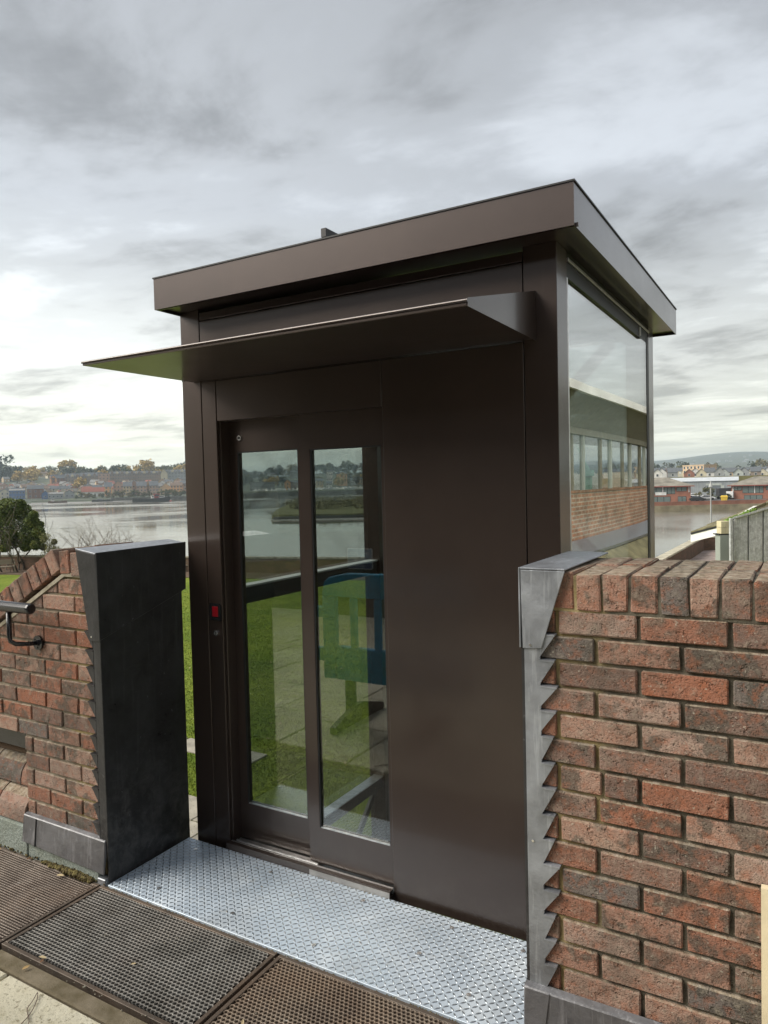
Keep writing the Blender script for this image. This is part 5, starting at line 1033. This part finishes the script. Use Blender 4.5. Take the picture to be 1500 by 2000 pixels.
# outward = toward the lift
sgn=1 if out(10).dot(Vector((MX,1,0))-line[10])>0 else -1
def ring(name,prof,mat,i0=0,i1=None,uvs=False):                       # profile (offset outward, z) swept along the wall line
    i1=len(line)-1 if i1 is None else i1; bm=bmn(); uv=bm.loops.layers.uv.new('UVMap'); rows=[]; s=0; ss=[]
    for i in range(i0,i1+1):
        if i>i0: s+=(line[i]-line[i-1]).length
        ss.append(s); n=out(i)*sgn; rows.append([bm.verts.new(line[i]+n*o+Vector((0,0,z_))) for o,z_ in prof])
    m_=len(prof)
    for r_,(a,b) in enumerate(zip(rows,rows[1:])):
        for k in range(m_):
            f=bm.faces.new((a[k],b[k],b[(k+1)%m_],a[(k+1)%m_])); 
            zs=[prof[k][1],prof[k][1],prof[(k+1)%m_][1],prof[(k+1)%m_][1]]; sx=[ss[r_],ss[r_+1],ss[r_+1],ss[r_]]
            for l,q in zip(f.loops,zip(sx,zs)): l[uv].uv=q
    bm.faces.new(rows[0]); bm.faces.new(rows[-1][::-1]); return part(name,bm,mat,cb)
M['cb_brick']=brick_tex('curved_wall_brick',(.40,.20,.12),(.26,.15,.10),(.42,.36,.28),1.7,msz=.013); M['soffit']=plain('soffit_olive',(.20,.19,.14),.8)
ring('wall',[(0,-.15),(.0,1.37),(-.3,1.37),(-.3,-.15)],'cb_brick'); ring('string_course',[(.03,1.30),(.05,1.375),(.0,1.375),(.0,1.30)],'cb_brick')
ring('lead_ledge',[(.75,-.42),(.80,-.32),(.02,-.10),(.0,-.42)],'lead'); ring('tiled_skirt',[(2.6,-2.0),(.72,-.45),(.0,-.45),(0,-2.0)],'mossroof'); ring('lower_wall',[(2.5,-3.3),(2.5,-2.0),(0,-2.0),(0,-3.3)],'gbrick')
ring('window_head',[(.02,3.05),(.02,3.25),(-.25,3.25),(-.25,3.05)],'soffit'); ring('soffit',[(.9,4.05),(.9,4.10),(-4.5,4.10),(-4.5,3.9),(0,3.26),(0.02,3.255)],'soffit')
ring('fascia',[(.95,3.98),(.95,4.20),(.85,4.22),(.85,3.98)],'trimw'); ring('roof',[(.86,4.22),(.4,4.45),(-4.5,4.9),(-4.5,4.15),(.84,4.15)],'zinc')
ring('floor',[(-.3,.2),(-.3,.3),(-4.5,.3),(-4.5,.2)],'soffit'); ring('back_wall',[(-4.4,.3),(-4.4,1.2),(-4.5,1.2),(-4.5,.3)],'soffit')
s=0; k=0; nxt=.4
for i in range(1,len(line)):
    s+=(line[i]-line[i-1]).length
    if s>=nxt:
        n=out(i)*sgn; tdir=(line[i]-line[i-1]).normalized(); wd=.16 if k%2 else .07; p=line[i]
        for off,nm in ((-.02,'window_post'),(-4.35,'rear_post'))[:2 if k%3==0 else 1]:
            a=p+n*off-tdir*wd/2; e=tdir*wd; b=a+e; c=b-n*.12; d=a-n*.12; bm=bmn(); hexa(bm,[(*q.xy,1.37) for q in (a,b,c,d)]+[(*q.xy,3.26) for q in (a,b,c,d)]); part(nm,bm,'soffit' if k%2==0 else 'greypost',cb)
        k+=1; nxt+=1.3 if k%2 else 2.0
ring('window_pane',[(-.08,1.38),(-.08,3.04),(-.09,3.04),(-.09,1.38)],'door_glass')
# church spire and harbour crane on the far shore to the right (seen in that reflection)
def V3(u,D): p=pt(u,hv(u),D); return Vector((2*MX-p.x,p.y,0))
p=V3(1193,620); t=thing('church','grey stone church tower with a pointed spire on the far shore','church',(p.x,p.y,0)); bm=bmn(); box(bm,p.x-5,p.x+5,p.y-5,p.y+5,-6,8); part('tower',bm,'w_grey',t); bm=bmn(); tube(bm,[(p.x,p.y,8.01),(p.x,p.y,25)],[6,.1],8); part('spire',bm,'r_slate',t)
p=V3(1148,420); t=thing('harbour_crane','pale green harbour crane on the far shore','crane',(p.x,p.y,-5)); bm=bmn(); box(bm,p.x-2,p.x+2,p.y-2,p.y+2,-5,4); box(bm,p.x-3,p.x+3,p.y-3,p.y+3,4.05,7.5); part('tower',bm,cm('crane_green',(.30,.5,.42)),t); bm=bmn(); tube(bm,[(p.x-1,p.y,7),(p.x+8,p.y+3,24)],[.5,.25],6); tube(bm,[(p.x+1,p.y,7.4),(p.x+2,p.y+1,15),(p.x+8,p.y+3,24)],[.2,.2,.1],5); part('jib',bm,'crane_green',t)
for i in range(24):
    p=V3(1105+i*7+rg.uniform(-2,2),430+rg.uniform(-20,40)); c=rg.choice(['w_white','w_cream','w_peach']); t=thing('house',f'{cn_[c]} gabled house on the shore beyond the curved building','house',(p.x,p.y,-1),f'{cn_[c]} gabled houses beyond the curved building',rz=face_rz(p.x,p.y)); bm=bmn(); prism(bm,[(-4,-4),(4,-4),(4,3.4),(0,7.4),(-4,3.4)],0,9); local('wall',mesh('wall',bm,c),t)
# ------------------------------------------------------------------ garden trees and bench
def leafcloud(bm,cs,n,leaf,r):
    for i in range(n):
        c,rad=cs[r.randrange(len(cs))]; d=Vector((r.gauss(0,1),r.gauss(0,1),r.gauss(0,1))).normalized()*rad*(r.random()**.33); p=c+d
        a=Vector((r.gauss(0,.7),r.gauss(0,.7),1)).normalized(); b=a.orthogonal().normalized(); b.rotate(Matrix.Rotation(r.uniform(0,6.28),3,a)); c2=a.cross(b); s=leaf*r.uniform(.6,1.2)
        bm.faces.new([bm.verts.new(p+q) for q in (b*s,c2*s*.5,-b*s,-c2*s*.5)])
m=Mat('evergreen_leaf',(.05,.08,.02),.6,0,.3); v=m.coord('Position'); m.col(m.ramp(m.noise(v,2.2,4,.7),[(.3,(.05,.07,.02)),(.5,(.13,.17,.045)),(.68,(.30,.30,.09))])); M['ever']=m.m
m=Mat('yellowing_leaf',(.2,.2,.06),.7); v=m.coord('Position'); m.col(m.ramp(m.noise(v,3,4,.7),[(.35,(.10,.12,.03)),(.6,(.28,.26,.09))])); M['yleaf']=m.m
def branch(bm,r,p,d,L,rad,lev,leafpts=None,spread=.6,up=.1):
    pts=[p]; q=p.copy(); dd=d.copy()
    for i in range(3):
        dd=(dd+Vector((r.gauss(0,.16),r.gauss(0,.16),r.gauss(0,.12)+up))).normalized(); q=q+dd*L/3; pts.append(q.copy())
    tube(bm,pts,[rad,rad*.85,rad*.7,rad*.55],5 if lev>1 else 3,False)
    if leafpts is not None and lev<=1: leafpts.append(q.copy())
    if lev>0:
        for k in range(r.choice([2,3,3])):
            nd=(dd+Vector((r.gauss(0,spread),r.gauss(0,spread),r.gauss(0,spread*.7)))).normalized(); branch(bm,r,pts[r.choice([1,2,3])] if k else q,nd,L*r.uniform(.6,.85),rad*.55,lev-1,leafpts,spread,up)
DT=47
def gp_(u,v,D=DT): return pt(u,v,D)
base=gp_(34,1120); tz=LZ-2.5
t=thing('evergreen_tree','dark green round headed evergreen tree behind the garden wall at the left','tree',(base.x,base.y,tz)); r=random.Random(5)
bm=bmn(); lp=[]
for k in range(4): branch(bm,r,Vector((base.x+r.uniform(-.3,.3),base.y,tz)),Vector((r.uniform(-.5,.5),r.uniform(-.3,.3),1)).normalized(),3.0,.10,3,lp)
part('trunk',bm,'bark',t)
cs=[]
for (u,v,rr) in ((20,995,.75),(45,1000,.6),(0,1005,.8),(-25,1010,.8),(62,1020,.5),(30,1020,.9),(75,1040,.42),(55,1045,.6),(5,1035,.9),(82,1052,.3),(-20,1045,.9),(25,1055,.6),(50,1066,.38),(70,1064,.35),(8,1068,.35),(84,1068,.22),(40,985,.35),(12,985,.4),(66,1006,.28),(78,1025,.25)): cs.append((gp_(u,v,DT+r.uniform(-.9,.9)),rr))
bm=bmn(); leafcloud(bm,cs,36000,.085,r); put('crown',mesh('crown',bm,'ever',recalc=False),t)
base=gp_(98,1110,46); t=thing('yellowing_shrub','loose yellow green shrub right of the evergreen tree','shrub',(base.x,base.y,LZ)); bm=bmn(); lp=[]
for k in range(5): branch(bm,r,Vector((base.x+r.uniform(-.2,.5),base.y,LZ)),Vector((r.uniform(-.3,.3),0,1)).normalized(),1.2,.02,3,lp)
part('stem',bm,'bark',t); bm=bmn(); leafcloud(bm,[(gp_(88,1050,46),.35),(gp_(98,1068,46),.35),(gp_(110,1075,46),.3),(gp_(92,1085,46),.4),(gp_(106,1058,46),.2)],2600,.045,r); put('crown',mesh('crown',bm,'yleaf',recalc=False),t)
for (u0,D,hh,n,lb) in ((205,45,1.3,7,'bare twiggy shrub rising behind the left lead pier'),(165,46,1.2,5,'thin pale bare shrub left of the twiggy one'),(245,45,1.0,5,'bare reddish shrub nearest the lift')):
    base=gp_(u0,1100,D); t=thing('bare_shrub',lb,'shrub',(base.x,base.y,LZ)); bm=bmn()
    for k in range(n): branch(bm,r,Vector((base.x+r.uniform(-.5,.5),base.y+r.uniform(-.3,.3),LZ+.6)),Vector((r.uniform(-.9,.9),r.uniform(-.4,.4),1)).normalized(),hh*.95,.026,4,None,.6,.04)
    part('branches',bm,plain('bare_bark',(.17,.13,.10)),t)
# dry climber on the wall
bm=bmn(); c0=gp_(52,1098,48.6)
for k in range(60): branch(bm,r,c0+Vector((r.uniform(-1.2,1.2),r.uniform(-.3,.1),r.uniform(-.3,.5))),Vector((r.uniform(-1,1),r.uniform(-.3,.3),r.uniform(-1,.6))).normalized(),.5,.012,1,None,.8,-.1)
tag(part('dry_climber',bm,plain('dry_stem',(.34,.25,.15))),'dry brown climber hanging over the garden wall below the evergreen','climbing plant')
# bench
bp_=gp_(3,1120,45.5); be=thing('garden_bench','wooden garden bench on the lawn at the left picture edge','bench',(bp_.x,bp_.y,LZ),rz=face_rz(bp_.x,bp_.y)); cm('oak',(.30,.25,.19))
for (n_,b_) in (('seat',(-.75,.75,-.25,.2,.40,.45)),('backrest',(-.75,.75,.21,.25,.55,.85)),('arm',(-.78,-.72,-.25,.25,.62,.66)),('arm',(.72,.78,-.25,.25,.62,.66)),('leg',(-.77,-.71,-.24,-.18,0,.61)),('leg',(.71,.77,-.24,-.18,0,.61)),('leg',(-.77,-.71,.26,.32,0,.85)),('leg',(.71,.77,.26,.32,0,.85))):
    bm=bmn(); box(bm,*b_); local(n_,mesh(n_,bm,'oak'),be)
bp_=gp_(368,1112,44); be=thing('garden_bench','brown garden bench seen in the gap between pier and lift','bench',(bp_.x,bp_.y,LZ),rz=face_rz(bp_.x,bp_.y))
for (n_,b_) in (('seat',(-.75,.75,-.25,.2,.40,.45)),('backrest',(-.75,.75,.21,.25,.50,.85)),('leg',(-.77,-.71,-.24,-.18,0,.39)),('leg',(.71,.77,-.24,-.18,0,.39)),('leg',(-.77,-.71,.26,.32,0,.85)),('leg',(.71,.77,.26,.32,0,.85))):
    bm=bmn(); box(bm,*b_); local(n_,mesh(n_,bm,'oak'),be)
# ------------------------------------------------------------------ haze
HAZE=.00017
if HAZE:
    bm=bmn(); box(bm,-6200,4000,-60,7400,-11,170); hz=part('haze',bm,None); hm=bpy.data.materials.new('haze'); hm.use_nodes=True; ht=hm.node_tree; ht.nodes.clear()
    pv_=ht.nodes.new('ShaderNodeVolumePrincipled'); pv_.inputs['Density'].default_value=HAZE; pv_.inputs['Color'].default_value=(.74,.87,1,1); pv_.inputs['Anisotropy'].default_value=.2
    ho=ht.nodes.new('ShaderNodeOutputMaterial'); ht.links.new(pv_.outputs[0],ho.inputs['Volume']); hz.data.materials.append(hm); tag(hz,'thin pale river haze',kind='stuff')
